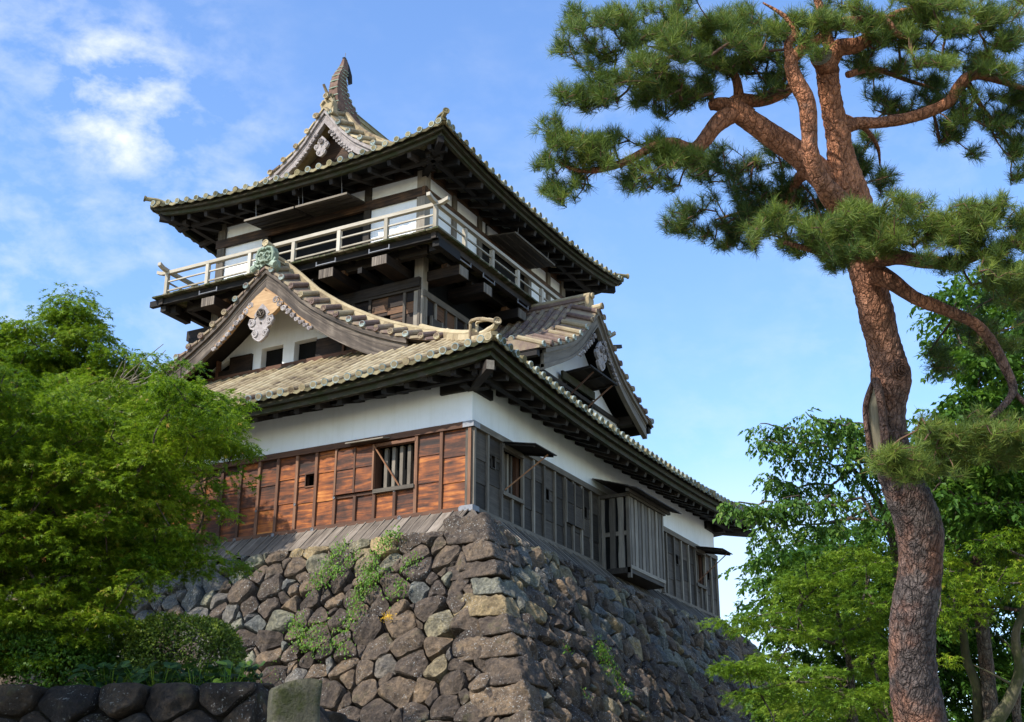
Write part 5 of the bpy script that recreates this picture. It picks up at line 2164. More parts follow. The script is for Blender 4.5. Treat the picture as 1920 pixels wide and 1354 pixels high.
def limb_mesh(name, A, par, r0, r1, mat, parent, nroot=1, sag=0.0, sides=5):
    n = len(A)
    kids = np.zeros(n)
    for i in range(n - 1, -1, -1):
        if par[i] >= 0:
            kids[par[i]] += kids[i] + 1
    mb = MB()
    mx = max(1, kids.max())
    for i in range(n):
        if par[i] < 0:
            continue
        a, b = A[par[i]], A[i]
        ra = r1 + (r0 - r1) * (kids[par[i]] / mx) ** .5 if par[i] >= nroot else r1 + (r0 - r1) * (min(kids[i] + 2, mx) / mx) ** .5
        rb = r1 + (r0 - r1) * (kids[i] / mx) ** .5
        ra = min(ra, rb * 1.7 + .004)
        m = (a + b) / 2 + np.array([random.uniform(-1, 1), random.uniform(-1, 1), random.uniform(-1, 1)]) * .06 * np.linalg.norm(b - a)
        mb.tube([a, m, b], [ra, (ra + rb) / 2, rb], sides, 0, None, False)
    return mb.build(name, mat, parent, True)


def crown(name, pads, per, rad, flat, size, shape, mat, parent, droop=.25, bias=0.0, jitter=.35, clump=7):
    """sprays of leaves around every pad, arranged as small twigs"""
    n = len(pads)
    rr = rad * rng.uniform(.6, 1.3, n)
    ntw = np.maximum(1, (per * rng.uniform(.6, 1.4, n) / clump).astype(int))
    tone = rng.normal(0, .16, n) + bias
    lean = unit(np.stack([rng.normal(0, .25, n), rng.normal(0, .25, n), np.ones(n)], 1))
    ip = np.repeat(np.arange(n), ntw)
    m = len(ip)
    a = rng.uniform(0, 6.283, m)
    q = np.sqrt(rng.random(m))
    ez = rng.normal(0, .40, m) * (1.05 - q) * flat
    e = np.stack([np.cos(a) * q, np.sin(a) * q, ez], 1)
    t0 = pads[ip] + rr[ip][:, None] * (e - np.stack([0 * q, 0 * q, droop * q * q], 1))
    out = unit(np.stack([np.cos(a), np.sin(a), rng.uniform(-.55, .25, m) - droop], 1) + rng.normal(0, .4, (m, 3)))
    sidev = unit(np.cross(out, np.array([0, 0, 1.])))
    it = np.repeat(np.arange(m), clump)
    j = np.tile(np.arange(clump), m)
    s = ((j + .5) / clump)[:, None]
    sg = np.where(j % 2 == 1, 1.0, -1.0)[:, None]
    dn = np.array([0, 0, -1.0])
    P = t0[it] + out[it] * s * size * clump * .32 + dn * droop * s * s * size * 2
    k = len(it)
    Al = out[it] * .7 + sidev[it] * sg * .8 + dn * droop * 1.2 + rng.normal(0, jitter, (k, 3))
    Nm = lean[ip[it]] + rng.normal(0, jitter, (k, 3))
    S = size * rng.uniform(.5, 1.4, k)
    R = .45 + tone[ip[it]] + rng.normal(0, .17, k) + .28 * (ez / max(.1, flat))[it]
    R = np.clip(R, 0, .985)
    R[rng.random(k) < .004] = 1.0
    return leaves(name, P, Al, Nm, S, R, mat, shape, parent)


def tree(name, label, cat, poly, holes, d0, d1, npads, per, rad, flat, size, shape, leaf_m, bark_m, roots, r0, droop=.25, group=None, bias=0.0, extra=None, trunk=None, gap=18, jitter=.35, clump=7, shade_pads=None):
    base = np.array([roots[0][0], roots[0][1], roots[0][2]])
    root = tag(empty(name, base), label, cat, group)
    pads = scatter_pads(poly, holes, npads, d0, d1, gap)
    if extra is not None:
        pads = np.vstack([pads, np.array([spot(*e) for e in extra])])
    if shade_pads is not None:
        pads = np.vstack([pads, shade_pads])
    tp = smooth_path(roots, 4)
    mb = MB()
    n = len(tp)
    mb.tube(tp, [lerp(r0, r0 * .35, i / (n - 1)) for i in range(n)], 9)
    mb.build('trunk', bark_m, root, True)
    A, par = grow(pads, tp[len(tp) // 3:])
    limb_mesh('branches', A, par, r0 * .35, .008, bark_m, root, len(tp) - len(tp) // 3)
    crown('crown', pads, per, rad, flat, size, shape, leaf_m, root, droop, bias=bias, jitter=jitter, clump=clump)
    return root


def ground_at(px, py, d, z):
    p = spot(px, py, d)
    return np.array([p[0], p[1], z])


# big maple at the left, in front of the tower
L1 = [(-260, 630), (-60, 640), (60, 715), (130, 695), (200, 705), (262, 720), (330, 692), (370, 725), (410, 755), (432, 790), (436, 828), (390, 850), (330, 870), (320, 930), (330, 990), (345, 1035), (300, 1058), (260, 1085), (235, 1130), (215, 1190), (150, 1235), (-260, 1262)]
H1 = [[(225, 700), (330, 690), (300, 735), (215, 760)], [(150, 935), (215, 940), (210, 965), (140, 965)]]
tree('maple_tree', 'large bright green maple spreading in front of the tower, left of the orange boards', 'tree', L1, H1, 19.0, 23.0, 640, 460, .42, .45, .068, 'maple', 'maple', 'bark',
     [ground_at(120, 1250, 21, -5.9), spot(110, 1150, 21), spot(120, 1050, 21), spot(90, 950, 21), spot(110, 860, 21)], .17, .22, bias=.08,
     extra=[(385, 940, 20.4), (400, 955, 20.3), (370, 1000, 20.4), (375, 905, 20.5), (455, 835, 20.6), (440, 838, 20.7), (420, 885, 20.5), (415, 1050, 20.2), (400, 1045, 20.2), (430, 745, 20.8), (350, 1065, 20.1), (285, 670, 21.0), (340, 685, 21)],
     shade_pads=scatter_pads([(-880, 250), (-260, 250), (-235, 700), (-210, 930), (-290, 1080), (-880, 1080)], [], 150, 15.2, 17.2, 26))  # unseen crown left of view, added to shade the garden wall
L2 = [(-240, 590), (-60, 600), (10, 612), (50, 602), (92, 612), (108, 582), (128, 552), (146, 568), (166, 605), (190, 640), (228, 662), (262, 680), (290, 690), (300, 740), (250, 800), (140, 900), (-240, 950)]
tree('maple_tree', 'tall pointed dense green tree behind the maple at far left', 'tree', L2, [], 32.6, 34.8, 360, 480, .58, .7, .095, 'maple', 'maple', 'bark',
     [ground_at(60, 1250, 33.6, -9.7), spot(60, 1100, 33.6), spot(80, 900, 33.6), spot(110, 750, 33.6), spot(128, 590, 33.6)], .2, .25, bias=-.02,
     extra=[(132, 545, 33.6), (138, 558, 33.6), (126, 575, 33.8), (140, 590, 33.6), (120, 600, 33.6), (150, 620, 33.6)])

# dead twigs between them
mb = MB()
rt = spot(270, 720, 25)
root = tag(empty('bare_branch', spot(190, 760, 25)), 'bare grey twigs of a dead branch between the two green trees', 'branch')
for k in range(16):
    a = spot(190 + k * 4, 755 - k * 3, 25 + .05 * k)
    b = spot(random.uniform(230, 335), random.uniform(640, 715), random.uniform(24.6, 25.6))
    m_ = (a + b) / 2 + rng.normal(0, .06, 3)
    mb.tube(smooth_path([a, m_, b], 4), [.016 - .0012 * i for i in range(9)], 5)
mb.tube([spot(120, 800, 25), spot(190, 757, 25), spot(260, 705, 25.5)], [.035, .028, .012], 6)
mb.build('twigs', 'deadwood', root, True)

# trees at the right
R1 = [(1600, 820), (1660, 840), (1680, 930), (1680, 995), (1600, 985), (1540, 965), (1580, 900)]
SPR = [[(1620, 815), (1540, 815), (1475, 805), (1432, 795)], [(1600, 840), (1530, 835), (1470, 832), (1425, 824)], [(1590, 800), (1545, 790), (1508, 778)], [(1640, 800), (1590, 790), (1572, 782)], [(1620, 880), (1540, 870), (1470, 858)], [(1560, 905), (1500, 915), (1460, 905), (1438, 892)],
       [(1560, 930), (1480, 935), (1420, 943), (1372, 944)], [(1560, 985), (1490, 985), (1430, 990)], [(1540, 940), (1480, 950), (1440, 955)]]
spr = []
for st in SPR:
    dd = random.uniform(21.8, 22.8)
    for p in smooth_path(st, 4):
        spr.append((p[0] + random.gauss(0, 3), p[1] + random.gauss(0, 3), dd))
tree('cherry_tree', 'cherry tree with dark drooping leaves reaching past the roof corner', 'tree', R1, [], 21.5, 24.0, 24, 66, .17, .35, .098, 'oval', 'cherry', 'bark',
     [ground_at(1690, 1250, 23, -9.7), spot(1690, 1150, 23), spot(1670, 1000, 23), spot(1640, 930, 22.8), spot(1600, 880, 22.6)], .10, .55, extra=spr, gap=12, jitter=.3)
R2 = [(1400, 1060), (1430, 1040), (1450, 1015), (1510, 1000), (1560, 985), (1640, 960), (1720, 900), (1800, 860), (2020, 800), (2020, 1420), (1440, 1420), (1430, 1340), (1440, 1290), (1420, 1190), (1430, 1120)]
H3 = [[(1590, 1000), (1640, 985), (1650, 1010), (1600, 1025)], [(1500, 1120), (1540, 1110), (1550, 1140), (1510, 1150)], [(1800, 1010), (1880, 1000), (1870, 1040), (1820, 1045)]]
tree('broadleaf_tree', 'shady green tree filling the gap between the stone base and the pine trunk', 'tree', R2, H3, 29, 33, 420, 260, .62, .6, .135, 'oval', 'deep', 'bark',
     [ground_at(1660, 1354, 31, -9.7), spot(1650, 1300, 31), spot(1640, 1200, 31), spot(1630, 1100, 31)], .2, .3, gap=16)
R3 = [(1395, 1160), (1430, 1145), (1440, 1115), (1480, 1085), (1510, 1050), (1560, 1040), (1640, 1020), (1690, 1060), (1690, 1420), (1450, 1420), (1450, 1330), (1400, 1262), (1400, 1235), (1455, 1205), (1420, 1180)]
H4 = [[(1440, 1195), (1530, 1190), (1560, 1215), (1450, 1225)], [(1560, 1270), (1640, 1250), (1650, 1290), (1570, 1300)], [(1430, 1120), (1480, 1110), (1470, 1140), (1420, 1150)]]
tree('maple_tree', 'layered lime green maple beside the right end of the stone base', 'tree', R3, H4, 21, 24.5, 120, 330, .42, .14, .068, 'maple', 'lime', 'bark',
     [ground_at(1600, 1354, 23, -9.7), spot(1600, 1330, 23), spot(1590, 1230, 23), spot(1570, 1150, 23)], .09, .16,
     extra=[(1368, 1158, 22), (1385, 1163, 22), (1375, 1250, 21.6), (1390, 1240, 21.6), (1400, 1255, 21.6), (1410, 1295, 21.6), (1425, 1300, 21.7)], gap=15)
R4 = [(1735, 505), (1780, 515), (1850, 500), (2020, 490), (2020, 1000), (1760, 1000), (1720, 880), (1730, 790), (1760, 740), (1750, 690), (1780, 670), (1755, 640), (1790, 590), (1750, 560)]
H5 = [[(1700, 600), (1745, 610), (1745, 660), (1700, 660)], [(1725, 660), (1830, 700), (1790, 745), (1720, 730)]]
tree('broadleaf_tree', 'dark leafy tree behind the pine at the right edge', 'tree', R4, H5, 21, 25, 200, 200, .45, .6, .12, 'oval', 'deep', 'bark',
     [ground_at(1850, 1354, 23, -9.7), spot(1850, 1250, 23), spot(1830, 1050, 23), spot(1850, 900, 23), spot(1860, 750, 23)], .15, .35, gap=14)
R5 = [(1745, 1010), (1830, 1000), (2020, 1000), (2020, 1100), (1850, 1110), (1775, 1160), (1770, 1230), (1745, 1230)]
H6 = [[(1770, 1230), (1900, 1250), (1900, 1354), (1780, 1354)]]
tree('maple_tree', 'small green maple with thin layered leaves behind the pine trunk at lower right', 'tree', R5, H6, 19.5, 25, 60, 170, .40, .4, .085, 'maple', 'maple', 'bark',
     [ground_at(1925, 1420, 23, -9.7), spot(1905, 1330, 23), spot(1935, 1180, 23), spot(1915, 1080, 23)], .10, .2, gap=15)


def bare_trunk(path, rr, d, label):
    pts = [spot(x, y, d) for x, y in path]
    pts.insert(0, np.array([pts[0][0] - .2, pts[0][1], -9.75]))
    root = tag(empty('slender_tree', pts[0]), label, 'tree')
    mb = MB()
    sp = smooth_path(pts, 5)
    mb.tube(sp, [lerp(rr, rr * .16, (i / (len(sp) - 1)) ** .8) for i in range(len(sp))], 8)
    mb.build('trunk', 'slimbark', root, True)
    mb = MB()
    for k in range(7):
        p = sp[int(len(sp) * random.uniform(.35, .98))]
        q = p + np.array([random.uniform(-.8, .8), random.uniform(-.5, .5), random.uniform(.3, 1.0)])
        mb.tube(smooth_path([p, (p + q) / 2 + rng.normal(0, .1, 3), q], 3), [.03, .026, .022, .018, .014, .01, .008][:7], 5)
    mb.build('branches', 'slimbark', root, True)
    return root


bare_trunk([(1848, 1420), (1835, 1340), (1832, 1290), (1812, 1235), (1805, 1180), (1790, 1130), (1802, 1060), (1790, 980), (1810, 900), (1800, 820)], .13, 23.0, 'slender winding bare trunk just right of the pine at the bottom')
bare_trunk([(1838, 1420), (1868, 1354), (1895, 1308), (1912, 1255), (1904, 1190), (1926, 1120), (1906, 1040), (1925, 960)], .17, 22.0, 'pale thick crooked trunk leaning in at the lower right corner')

# clipped hedge, big leaved plants, ivy, weeds
hc = spot(345, 1215, 19.6)
ax_ = np.array([RX[0], RX[1], 0]) / np.linalg.norm(RX[:2])
ay_ = np.array([-ax_[1], ax_[0], 0])
hb = tag(empty('hedge_bush', (hc[0], hc[1], TZ)), 'rounded clipped bush on the low wall in front of the stone base', 'bush')
P, Al, Nm, S, R = [], [], [], [], []
Rx, Ry, Rz = .86, .8, .62
cz = float(spot(345, 1238, 19.6)[2])
for k in range(22000):
    d = rng.normal(0, 1, 3)
    d /= np.linalg.norm(d)
    e = np.sign(d) * np.abs(d) ** .75
    q = 1 - abs(random.gauss(0, .12)) + .10 * mnoise.noise(Vector(d * 2.6)) + .05 * mnoise.noise(Vector(d * 6)) + (.10 * random.random() if random.random() < .04 else 0)
    p = np.array([hc[0], hc[1], cz]) + (ax_ * e[0] * Rx + ay_ * e[1] * Ry + np.array([0, 0, 1]) * e[2] * Rz) * q
    if p[2] < TZ:
        continue
    P.append(p)
    Al.append(d + rng.normal(0, .8, 3))
    Nm.append(d + rng.normal(0, .5, 3))
    S.append(random.uniform(.035, .06))
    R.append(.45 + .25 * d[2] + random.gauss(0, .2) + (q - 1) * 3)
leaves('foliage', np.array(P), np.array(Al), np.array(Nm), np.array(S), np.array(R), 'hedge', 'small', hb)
mb = MB()
for k in range(14):
    a = random.random() * 6.28
    mb.tube([(hc[0], hc[1], TZ - .05), (hc[0] + .5 * math.cos(a), hc[1] + .5 * math.sin(a), cz + random.uniform(-.1, .3))], [.02, .008], 5)
mb.build('stem', 'bark', hb)
hb2 = tag(empty('hedge_bush', spot(225, 1240, 20.2)), 'darker clipped bush in the shade of the maple, left of the sunny one', 'bush')
P, Al, Nm, S, R = [], [], [], [], []
h2 = spot(215, 1215, 20.6)
for k in range(14000):
    d = rng.normal(0, 1, 3)
    d /= np.linalg.norm(d)
    e = np.sign(d) * np.abs(d) ** .75
    q = 1 - abs(random.gauss(0, .08))
    p = np.array([h2[0], h2[1], TZ + .45]) + (ax_ * e[0] * 1.0 + ay_ * e[1] * .8 + np.array([0, 0, 1]) * e[2] * .62) * q
    P.append(p)
    Al.append(d + rng.normal(0, .8, 3))
    Nm.append(d + rng.normal(0, .5, 3))
    S.append(random.uniform(.04, .065))
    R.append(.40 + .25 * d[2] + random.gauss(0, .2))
leaves('foliage', np.array(P), np.array(Al), np.array(Nm), np.array(S), np.array(R), 'hedge', 'small', hb2)


hb3 = tag(empty('hedge_bush', spot(60, 1262, 19.5)), 'dark low shrub in deep shade at the bottom left corner under the maple', 'bush')
P, Al, Nm, S, R = [], [], [], [], []
h3 = spot(40, 1235, 19.5)
for k in range(15000):
    d = rng.normal(0, 1, 3)
    d /= np.linalg.norm(d)
    e = np.sign(d) * np.abs(d) ** .75
    q = 1 - abs(random.gauss(0, .10))
    p = np.array([h3[0], h3[1], TZ + .42]) + (ax_ * e[0] * 1.5 + ay_ * e[1] * .8 + np.array([0, 0, 1]) * e[2] * .62) * q
    P.append(p)
    Al.append(d + rng.normal(0, .8, 3))
    Nm.append(d + rng.normal(0, .5, 3))
    S.append(random.uniform(.05, .08))
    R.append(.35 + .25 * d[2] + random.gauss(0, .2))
leaves('foliage', np.array(P), np.array(Al), np.array(Nm), np.array(S), np.array(R), 'deep', 'small', hb3)


def big_leaf_plant(px, py, d, n, spread, size, label, bias=0.0):
    c = spot(px, py, d)
    c[2] = TZ
    root = tag(empty('butterbur_plant', c), label, 'plant')
    P, Al, Nm, S, R = [], [], [], [], []
    mb = MB()
    for k in range(n):
        a = random.random() * 6.28
        q = math.sqrt(random.random()) * spread
        h = random.uniform(.05, .38)
        s = size * random.uniform(.6, 1.2)
        p = c + ax_ * math.cos(a) * q + ay_ * math.sin(a) * q * .7 + np.array([0, 0, h])
        out = np.array([math.cos(a), math.sin(a), -.35]) * 1.0 + rng.normal(0, .3, 3) - ay_ * .5
        P.append(p - out * s * .4)
        Al.append(out)
        Nm.append(np.array([0, 0, 1]) + rng.normal(0, .3, 3) - ay_ * .35)
        S.append(s)
        R.append(.4 + bias + random.gauss(0, .25))
        mb.tube([c + (p - c) * .4 - np.array([0, 0, h * .4]), p], [.008, .006], 4)
    leaves('leaves', np.array(P), np.array(Al), np.array(Nm), np.array(S), np.array(R), 'bigleaf' if bias < .3 else 'ivy', 'round', root)
    mb.build('stem', 'ivy', root)


big_leaf_plant(300, 1262, 17.9, 55, .55, .17, 'dark round-leaved plant under the clipped bush')
big_leaf_plant(372, 1268, 17.8, 60, .55, .18, 'dark round-leaved plant at the middle of the low wall top')
big_leaf_plant(440, 1262, 17.7, 45, .35, .17, 'broad-leaved plant near the end of the low wall beside the stone base')
big_leaf_plant(425, 1274, 17.3, 12, .28, .14, 'bright green broad leaves catching the sun on the low wall edge', .45)
big_leaf_plant(210, 1268, 17.9, 50, .55, .17, 'shaded round-leaved plant at the left on the low wall')


def face_point(px, py, side):
    d = FX + RX * (px - 960) / FPX - UX * (py - 677) / FPX
    if side == 0:
        n = np.array([0, -1, k_])
    else:
        n = np.array([1, 0, k_])
    c = K0 - k_ * .70
    t = (c - n @ CAM) / (n @ d)
    return CAM + d * t, n / np.linalg.norm(n)


def ivy(strands, side, per, label, size=.06, spread=.12, name='ivy'):
    p0, n = face_point(strands[0][0][0], strands[0][0][1], side)
    root = tag(empty(name, p0), label, 'plant')
    P, Al, Nm, S, R = [], [], [], [], []
    mb = MB()
    for st in strands:
        pts = [face_point(x, y, side)[0] + n * .26 for x, y in st]
        sp = smooth_path(pts, 5)
        mb.tube(sp, .008, 4)
        for i in range(len(sp) - 1):
            L = np.linalg.norm(sp[i + 1] - sp[i])
            for k in range(max(1, int(per * L))):
                p = sp[i] + (sp[i + 1] - sp[i]) * random.random()
                t = rng.normal(0, spread, 3)
                t -= n * (t @ n)
                p = p + t + n * random.uniform(-.05, .10)
                P.append(p)
                Al.append(np.array([random.gauss(0, .5), random.gauss(0, .5), -.8]))
                Nm.append(n + rng.normal(0, .35, 3))
                S.append(size * random.uniform(.6, 1.2))
                R.append(.5 + random.gauss(0, .22))
    mb.build('vine', 'twig', root)
    leaves('leaves', np.array(P), np.array(Al), np.array(Nm), np.array(S), np.array(R), 'ivy', 'oval', root)


ivy([[(745, 1015), (735, 1030), (715, 1050), (705, 1075), (690, 1110), (680, 1140), (672, 1170)], [(655, 1025), (640, 1055), (622, 1075), (605, 1100), (600, 1115)],
     [(680, 1050), (660, 1065), (640, 1085), (620, 1105)], [(755, 1020), (745, 1012), (730, 1025)], [(700, 1085), (712, 1100), (690, 1125)], [(770, 1075), (785, 1062), (790, 1055)], [(745, 1130), (758, 1120), (765, 1100)], [(720, 1090), (735, 1085)]],
    0, 210, 'green ivy hanging from the top of the sunny stone face below the orange boards', .075, .12)
ivy([[(565, 1165), (570, 1190), (590, 1200), (610, 1185), (625, 1180)], [(575, 1215), (600, 1225), (640, 1222), (665, 1230)], [(560, 1180), (572, 1205), (580, 1225)], [(640, 1195), (655, 1185), (672, 1185)]],
    0, 170, 'thinner patch of ivy lower on the sunny stone face above the stone pillar', .07, .13)
ivy([[(1105, 1212), (1118, 1235), (1130, 1255), (1138, 1270)], [(1120, 1225), (1110, 1240), (1125, 1262)], [(1135, 1280), (1145, 1300), (1160, 1310)]], 1, 200, 'small ivy patch on the shaded stone face, right of the corner', .08, .13)
ivy([[(1038, 1218), (1044, 1228), (1050, 1236)]], 1, 130, 'little tuft of weeds growing between stones nearest the corner on the shaded face', .08, .07, 'weed_tuft')
ivy([[(1075, 1303), (1080, 1312), (1086, 1318)]], 1, 110, 'small weed tuft low on the shaded stone face', .07, .06, 'weed_tuft')
ivy([[(527, 1262), (520, 1275), (505, 1285)], [(500, 1300), (512, 1295)]], 0, 60, 'sparse creeper at the foot of the stone face beside the stone pillar', .05, .12)
pf_, nf_ = face_point(737, 1172, 0)
fl = tag(empty('yellow_flower', pf_), 'clump of yellow flowers growing from the stone face', 'flower')
P, Al, Nm, S, R = [], [], [], [], []
for k in range(90):
    t = rng.normal(0, 1, 3) * np.array([.085, .05, .045])
    P.append(pf_ + nf_ * .30 + t)
    Al.append(rng.normal(0, 1, 3))
    Nm.append(nf_ + rng.normal(0, .5, 3))
    S.append(random.uniform(.03, .05))
    R.append(random.random())
leaves('petals', np.array(P), np.array(Al), np.array(Nm), np.array(S), np.array(R), 'flower', 'small', fl)

# ------------------------------------------------------------------ the red pine
PD = 13.6
pine = tag(empty('pine_tree', ground_at(1725, 1400, PD, -9.75)), 'tall old red pine with a winding trunk in the right foreground', 'tree')


def px_path(lst):
    """(px, py, width px, depth offset) -> points and radii"""
    pts = [spot(a, b, PD + (e[0] if e else 0)) for a, b, w, *e in lst]
    rad = [w * .46 * (PD + (e[0] if e else 0)) / FPX for a, b, w, *e in lst]
    return pts, rad


def limb(mb, lst, sides=12, k=5, rough=.06):
    pts, rad = px_path(lst)
    if sides < 40 and len(lst) > 4:
        rad[-1] *= .4
    q = smooth_path([tuple(p) + (r,) for p, r in zip(pts, rad)], k)
    P_ = [c[:3] for c in q]
    R_ = [max(.006, c[3] * (1 + rough * mnoise.noise(Vector(c[:3]) * 4))) for c in q]
    mb.tube(P_, R_, sides)
    return P_


def rough_bark(o, amp):
    me = o.data
    n = len(me.vertices)
    co = np.zeros(n * 3, np.float32)
    no = np.zeros(n * 3, np.float32)
    me.vertices.foreach_get('co', co)
    me.vertices.foreach_get('normal', no)
    co, no = co.reshape(-1, 3), no.reshape(-1, 3)
    off = np.array(o.location)
    for i in range(n):
        p = Vector(co[i] + off)
        q = Vector((p.x * 20, p.y * 20, p.z * 9))
        d = mnoise.voronoi(q)[0]
        co[i] += no[i] * amp * ((d[1] - d[0]) * 1.6 - .4 + .5 * mnoise.noise(p * 3))
    me.vertices.foreach_set('co', co.ravel())
    me.update()


mb = MB()
TR = [(1735, 1440, 116), (1726, 1354, 106), (1712, 1260, 95), (1712, 1160, 91), (1726, 1065, 89), (1722, 985, 93), (1692, 905, 88), (1668, 835, 79), (1662, 765, 75), (1670, 705, 78), (1655, 640, 70), (1640, 575, 70), (1626, 505, 72), (1606, 425, 82), (1590, 365, 84), (1578, 300, 60), (1570, 250, 50), (1558, 190, 46), (1550, 130, 44), (1549, 112, 44)]
limb(mb, TR, 56, 26, .05)
tr = mb.build('trunk', 'pinebark', pine, True)
rough_bark(tr, .013)
LIMBS = [
    [(1590, 395, 70), (1555, 345, 62), (1500, 292, 52), (1440, 250, 47), (1400, 222, 44), (1378, 212, 40), (1345, 232, 36, -.1), (1305, 278, 28, -.2), (1262, 268, 24, -.3), (1225, 275, 20, -.4), (1180, 300, 17, -.4), (1125, 318, 14, -.5), (1075, 318, 9, -.5), (1045, 300, 5, -.5)],
    [(1405, 222, 44), (1372, 202, 38), (1345, 196, 30), (1330, 200, 18)],
    [(1362, 205, 26), (1385, 190, 30, .1), (1430, 188, 28, .2), (1470, 172, 26, .2), (1500, 152, 22, .2)],
    [(1385, 192, 22, .1), (1383, 160, 20, .1), (1372, 138, 16, .1), (1330, 120, 12), (1270, 100, 10), (1210, 85, 7)],
    [(1575, 385, 56, -.2), (1540, 340, 40, -.35), (1520, 290, 36, -.4), (1517, 240, 34, -.4), (1512, 190, 34, -.4), (1492, 150, 34, -.4), (1484, 115, 28, -.4), (1505, 92, 24, -.4), (1540, 70, 22, -.35), (1555, 50, 22, -.3), (1600, 38, 18, -.2), (1680, 30, 12, 0)],
    [(1484, 118, 22, -.4), (1478, 85, 18, -.4), (1492, 60, 14, -.4), (1470, 30, 10, -.4), (1430, 5, 8, -.4)],
    [(1553, 120, 40), (1570, 92, 36), (1605, 85, 34), (1628, 70, 26), (1635, 48, 20), (1660, 40, 16, -.1), (1680, 62, 14, -.1), (1710, 75, 10, -.1)],
    [(1560, 105, 26), (1548, 60, 24), (1540, 20, 18), (1520, -30, 14)],
    [(1574, 245, 30), (1605, 232, 26), (1650, 230, 24), (1700, 222, 23), (1740, 210, 23), (1778, 192, 23), (1796, 165, 24), (1815, 145, 24), (1838, 142, 18), (1880, 153, 14), (1925, 168, 10), (1960, 180, 8)],
    [(1812, 150, 14, .1), (1840, 200, 10, .1), (1870, 235, 8, .1), (1900, 265, 6, .1)],
    [(1532, 318, 40, .3), (1505, 328, 26, .5), (1488, 350, 22, .6), (1478, 380, 18, .7), (1440, 392, 14, .8), (1395, 398, 10, .8), (1340, 412, 7, .9)],
    [(1640, 512, 44, -.2), (1672, 528, 36, -.3), (1715, 558, 30, -.35), (1770, 580, 27, -.4), (1825, 605, 24, -.4), (1858, 640, 22, -.4), (1885, 690, 20, -.45), (1900, 730, 18, -.5), (1882, 760, 14, -.55), (1840, 800, 12, -.6), (1780, 835, 9, -.7)],
    [(1625, 490, 40, -.2), (1680, 482, 34, -.4), (1740, 492, 28, -.5), (1800, 490, 22, -.6), (1860, 470, 16, -.7), (1940, 450, 10, -.8)],
    [(1628, 480, 30, -.3), (1580, 478, 24, -.6), (1530, 470, 16, -.8), (1470, 455, 9, -.9)],
    [(1572, 215, 16, .2), (1620, 240, 12, .5), (1645, 275, 8, .8), (1650, 310, 4, 1.0)],
    [(1640, 50, 14), (1700, 20, 12, .2), (1790, 40, 9, .3), (1880, 60, 6, .3)],
    [(1900, 735, 12, -.5), (1950, 780, 9, -.5), (1990, 800, 6, -.5)],
    [(1590, 140, 14), (1640, 130, 12, .3), (1700, 150, 9, .5), (1760, 170, 6, .6)],
]
limb_pts = []
for l in LIMBS:
    mb = MB()
    limb_pts += limb(mb, l, 18, 9, .12)
    o = mb.build('limb', 'pinebark', pine, True)
    rough_bark(o, .004)
# cut stump face, knot, and the long healed scar on the trunk
mb = MB()
e0, e1 = spot(1556, 136, PD + .02), spot(1540, 106, PD - .17)
mb.tube([e0, e0 * .4 + e1 * .6, e1], [.105, .112, .118], 16)
mb.build('stub', 'pinebark', pine, True)
mb = MB()
ad = unit(e1 - e0)
for k in range(5):
    mb.disc(e1 + ad * (.004 + .006 * k), ad, .112 - .021 * k, .02, 18, 0, False, .35 + .15 * (k % 2))
mb.build('cut_face', 'deadwood', pine)
mb = MB()
tc = [(1640, 725), (1638, 760), (1641, 800), (1646, 845), (1648, 880)]
secs = []
for i, (x, y) in enumerate(tc):
    wv = [6, 20, 21, 18, 8][i]
    dep = PD - .205
    secs.append([spot(x - wv / 2, y, dep + .075), spot(x - wv * .2, y, dep + .03), spot(x + wv * .3, y, dep + .0), spot(x + wv / 2, y, dep - .005)])
mb.sweep(secs)
mb.build('bark_scar', 'deadwood', pine, True)
mb = MB()
for off, w in ((-1, 9), (1, 13)):
    pts = [spot(x + off * ([6, 15, 16, 14, 8][i]), y, PD - .19 + (.055 if off < 0 else -.045)) for i, (x, y) in enumerate(tc)]
    pts = [spot(1641, 712, PD - .2)] + pts
    mb.tube(smooth_path(pts, 4), w / 2 * PD / FPX * 1.2, 8)
mb.build('scar_lip', 'pinebark', pine, True)
mb = MB()
kp = spot(1688, 692, PD - .19)
kd = CAM - kp
kd /= np.linalg.norm(kd)
kd = kd + RX * .7
for k in range(4):
    a0 = .105 - .026 * k
    mb.disc(kp + kd * (.01 + .012 * k), kd, a0, .05, 14, 0, False)
mb.build('knot', 'pinebark', pine, True)

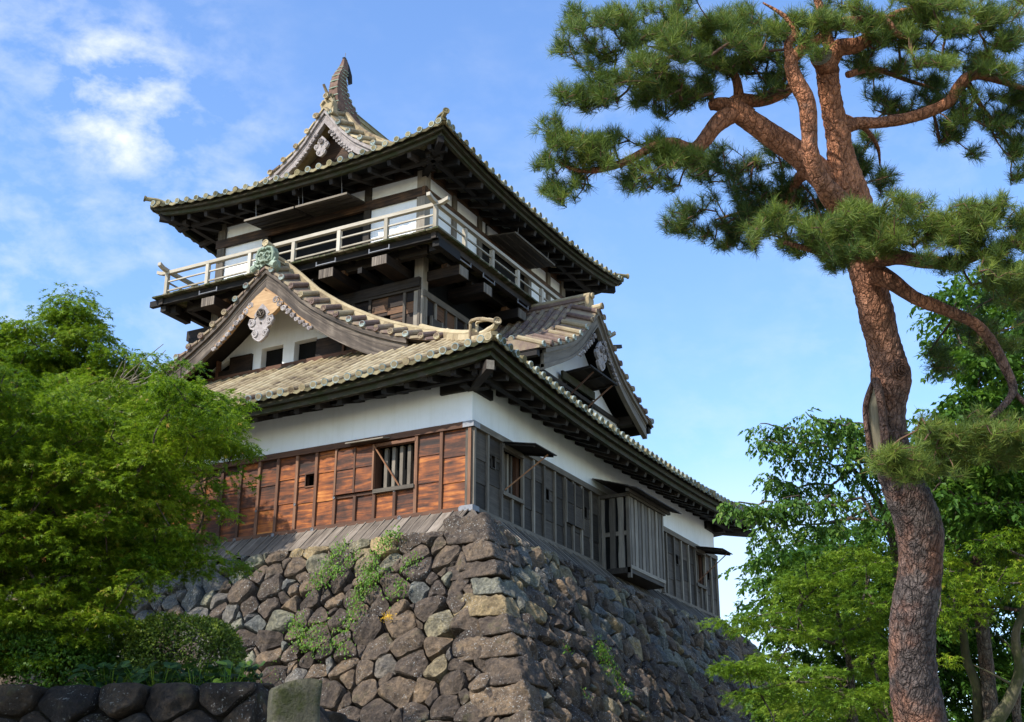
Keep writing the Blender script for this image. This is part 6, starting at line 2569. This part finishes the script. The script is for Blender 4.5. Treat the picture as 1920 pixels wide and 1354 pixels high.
# needle pads: (cx, cy, rx, ry, depth, tufts, tone)
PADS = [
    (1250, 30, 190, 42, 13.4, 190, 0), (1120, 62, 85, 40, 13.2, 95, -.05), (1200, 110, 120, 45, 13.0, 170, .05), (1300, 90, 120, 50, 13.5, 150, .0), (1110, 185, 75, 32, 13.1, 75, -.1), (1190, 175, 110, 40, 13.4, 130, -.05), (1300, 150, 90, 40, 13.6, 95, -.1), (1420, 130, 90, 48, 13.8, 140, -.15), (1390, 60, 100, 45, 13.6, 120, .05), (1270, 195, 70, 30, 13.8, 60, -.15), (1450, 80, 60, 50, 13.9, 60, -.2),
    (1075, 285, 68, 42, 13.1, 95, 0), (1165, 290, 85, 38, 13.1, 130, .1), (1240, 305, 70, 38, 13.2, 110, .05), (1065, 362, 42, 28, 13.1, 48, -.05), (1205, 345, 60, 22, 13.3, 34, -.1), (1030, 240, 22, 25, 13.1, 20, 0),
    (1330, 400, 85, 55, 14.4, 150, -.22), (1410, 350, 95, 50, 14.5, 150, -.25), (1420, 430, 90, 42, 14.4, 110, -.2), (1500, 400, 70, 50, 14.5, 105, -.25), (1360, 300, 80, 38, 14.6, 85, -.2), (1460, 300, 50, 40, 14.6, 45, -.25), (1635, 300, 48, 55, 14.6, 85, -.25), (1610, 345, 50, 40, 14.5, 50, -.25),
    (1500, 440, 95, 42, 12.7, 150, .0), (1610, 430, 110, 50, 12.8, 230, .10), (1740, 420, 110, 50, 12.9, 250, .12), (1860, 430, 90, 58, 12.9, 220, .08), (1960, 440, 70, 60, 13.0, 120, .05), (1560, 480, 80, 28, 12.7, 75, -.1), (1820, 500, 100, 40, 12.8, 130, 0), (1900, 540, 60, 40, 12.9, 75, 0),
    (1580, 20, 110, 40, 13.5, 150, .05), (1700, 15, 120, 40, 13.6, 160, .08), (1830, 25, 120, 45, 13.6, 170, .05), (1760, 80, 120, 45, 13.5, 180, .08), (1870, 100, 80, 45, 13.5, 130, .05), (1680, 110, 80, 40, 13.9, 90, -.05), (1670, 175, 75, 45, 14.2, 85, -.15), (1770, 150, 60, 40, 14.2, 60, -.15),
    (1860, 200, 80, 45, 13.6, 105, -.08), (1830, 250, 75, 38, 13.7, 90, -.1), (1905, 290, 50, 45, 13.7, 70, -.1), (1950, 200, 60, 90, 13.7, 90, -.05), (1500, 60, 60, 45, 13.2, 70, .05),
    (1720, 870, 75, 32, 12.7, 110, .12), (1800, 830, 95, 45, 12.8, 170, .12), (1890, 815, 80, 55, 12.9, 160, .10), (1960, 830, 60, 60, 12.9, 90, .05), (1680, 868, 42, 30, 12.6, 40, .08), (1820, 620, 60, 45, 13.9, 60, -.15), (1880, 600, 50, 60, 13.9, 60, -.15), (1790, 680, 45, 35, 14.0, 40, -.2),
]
tuft, tone_, pad_nodes = [], [], []
for (cx, cy, rx, ry, d, n, tone) in PADS:
    sc = d / FPX
    clumps = []
    for _ in range(max(4, n // 11)):
        a = random.random() * 6.283
        q = math.sqrt(random.random())
        clumps.append((cx + rx * q * math.cos(a), cy + ry * q * math.sin(a), d + random.uniform(-1, 1) * rx * sc * .55))
    for k in range(int(n * 1.3)):
        c = random.choice(clumps)
        x, y, dd = c[0] + random.gauss(0, 12), c[1] + random.gauss(0, 7), c[2] + random.gauss(0, .10)
        tuft.append(spot(x, y, dd))
        tone_.append(tone)
tuft = np.array(tuft)
tone_ = np.array(tone_)
A, par = grow(tuft, limb_pts[::4])
limb_mesh('twigs', A, par, .030, .0045, 'twig', pine, len(limb_pts[::4]), sides=4)
dirs = []
nr_ = len(limb_pts[::4])
order = np.argsort([np.linalg.norm(p - limb_pts[0]) for p in tuft])
dirv = np.zeros_like(tuft)
tn = np.zeros(len(tuft))
for rank, i in enumerate(order):
    k = nr_ + rank
    d = A[k] - A[par[k]]
    dirv[i] = d / (np.linalg.norm(d) + 1e-9)
dirv = unit(unit(dirv) * .55 + np.array([0, 0, .62]) + rng.normal(0, .25, dirv.shape))
NN = 52
T = len(tuft)
c = np.repeat(tuft, NN, 0)
ax = np.repeat(dirv, NN, 0)
rn = rng.normal(0, 1, c.shape)
perp = unit(rn - ax * np.sum(rn * ax, 1, keepdims=True))
sp_ = rng.uniform(.25, 1.25, (len(c), 1))
nd = unit(ax * np.cos(sp_) + perp * np.sin(sp_))
st = c + ax * rng.uniform(-.07, .045, (len(c), 1))
ln = rng.uniform(.075, .125, (len(c), 1))
wdt = .0022
sdv = unit(np.cross(nd, rng.normal(0, 1, c.shape))) * wdt
tip = st + nd * ln + np.array([0, 0, -.012]) * rng.uniform(0, 1, (len(c), 1))
v = np.stack([st - sdv, st + sdv, tip + sdv * .35, tip - sdv * .35], 1).reshape(-1, 3)
f = np.arange(len(c) * 4).reshape(-1, 4)
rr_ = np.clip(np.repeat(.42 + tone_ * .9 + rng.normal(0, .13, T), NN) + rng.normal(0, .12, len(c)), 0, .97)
brown = rng.random(len(c)) < .03
rr_[brown] = 1.0
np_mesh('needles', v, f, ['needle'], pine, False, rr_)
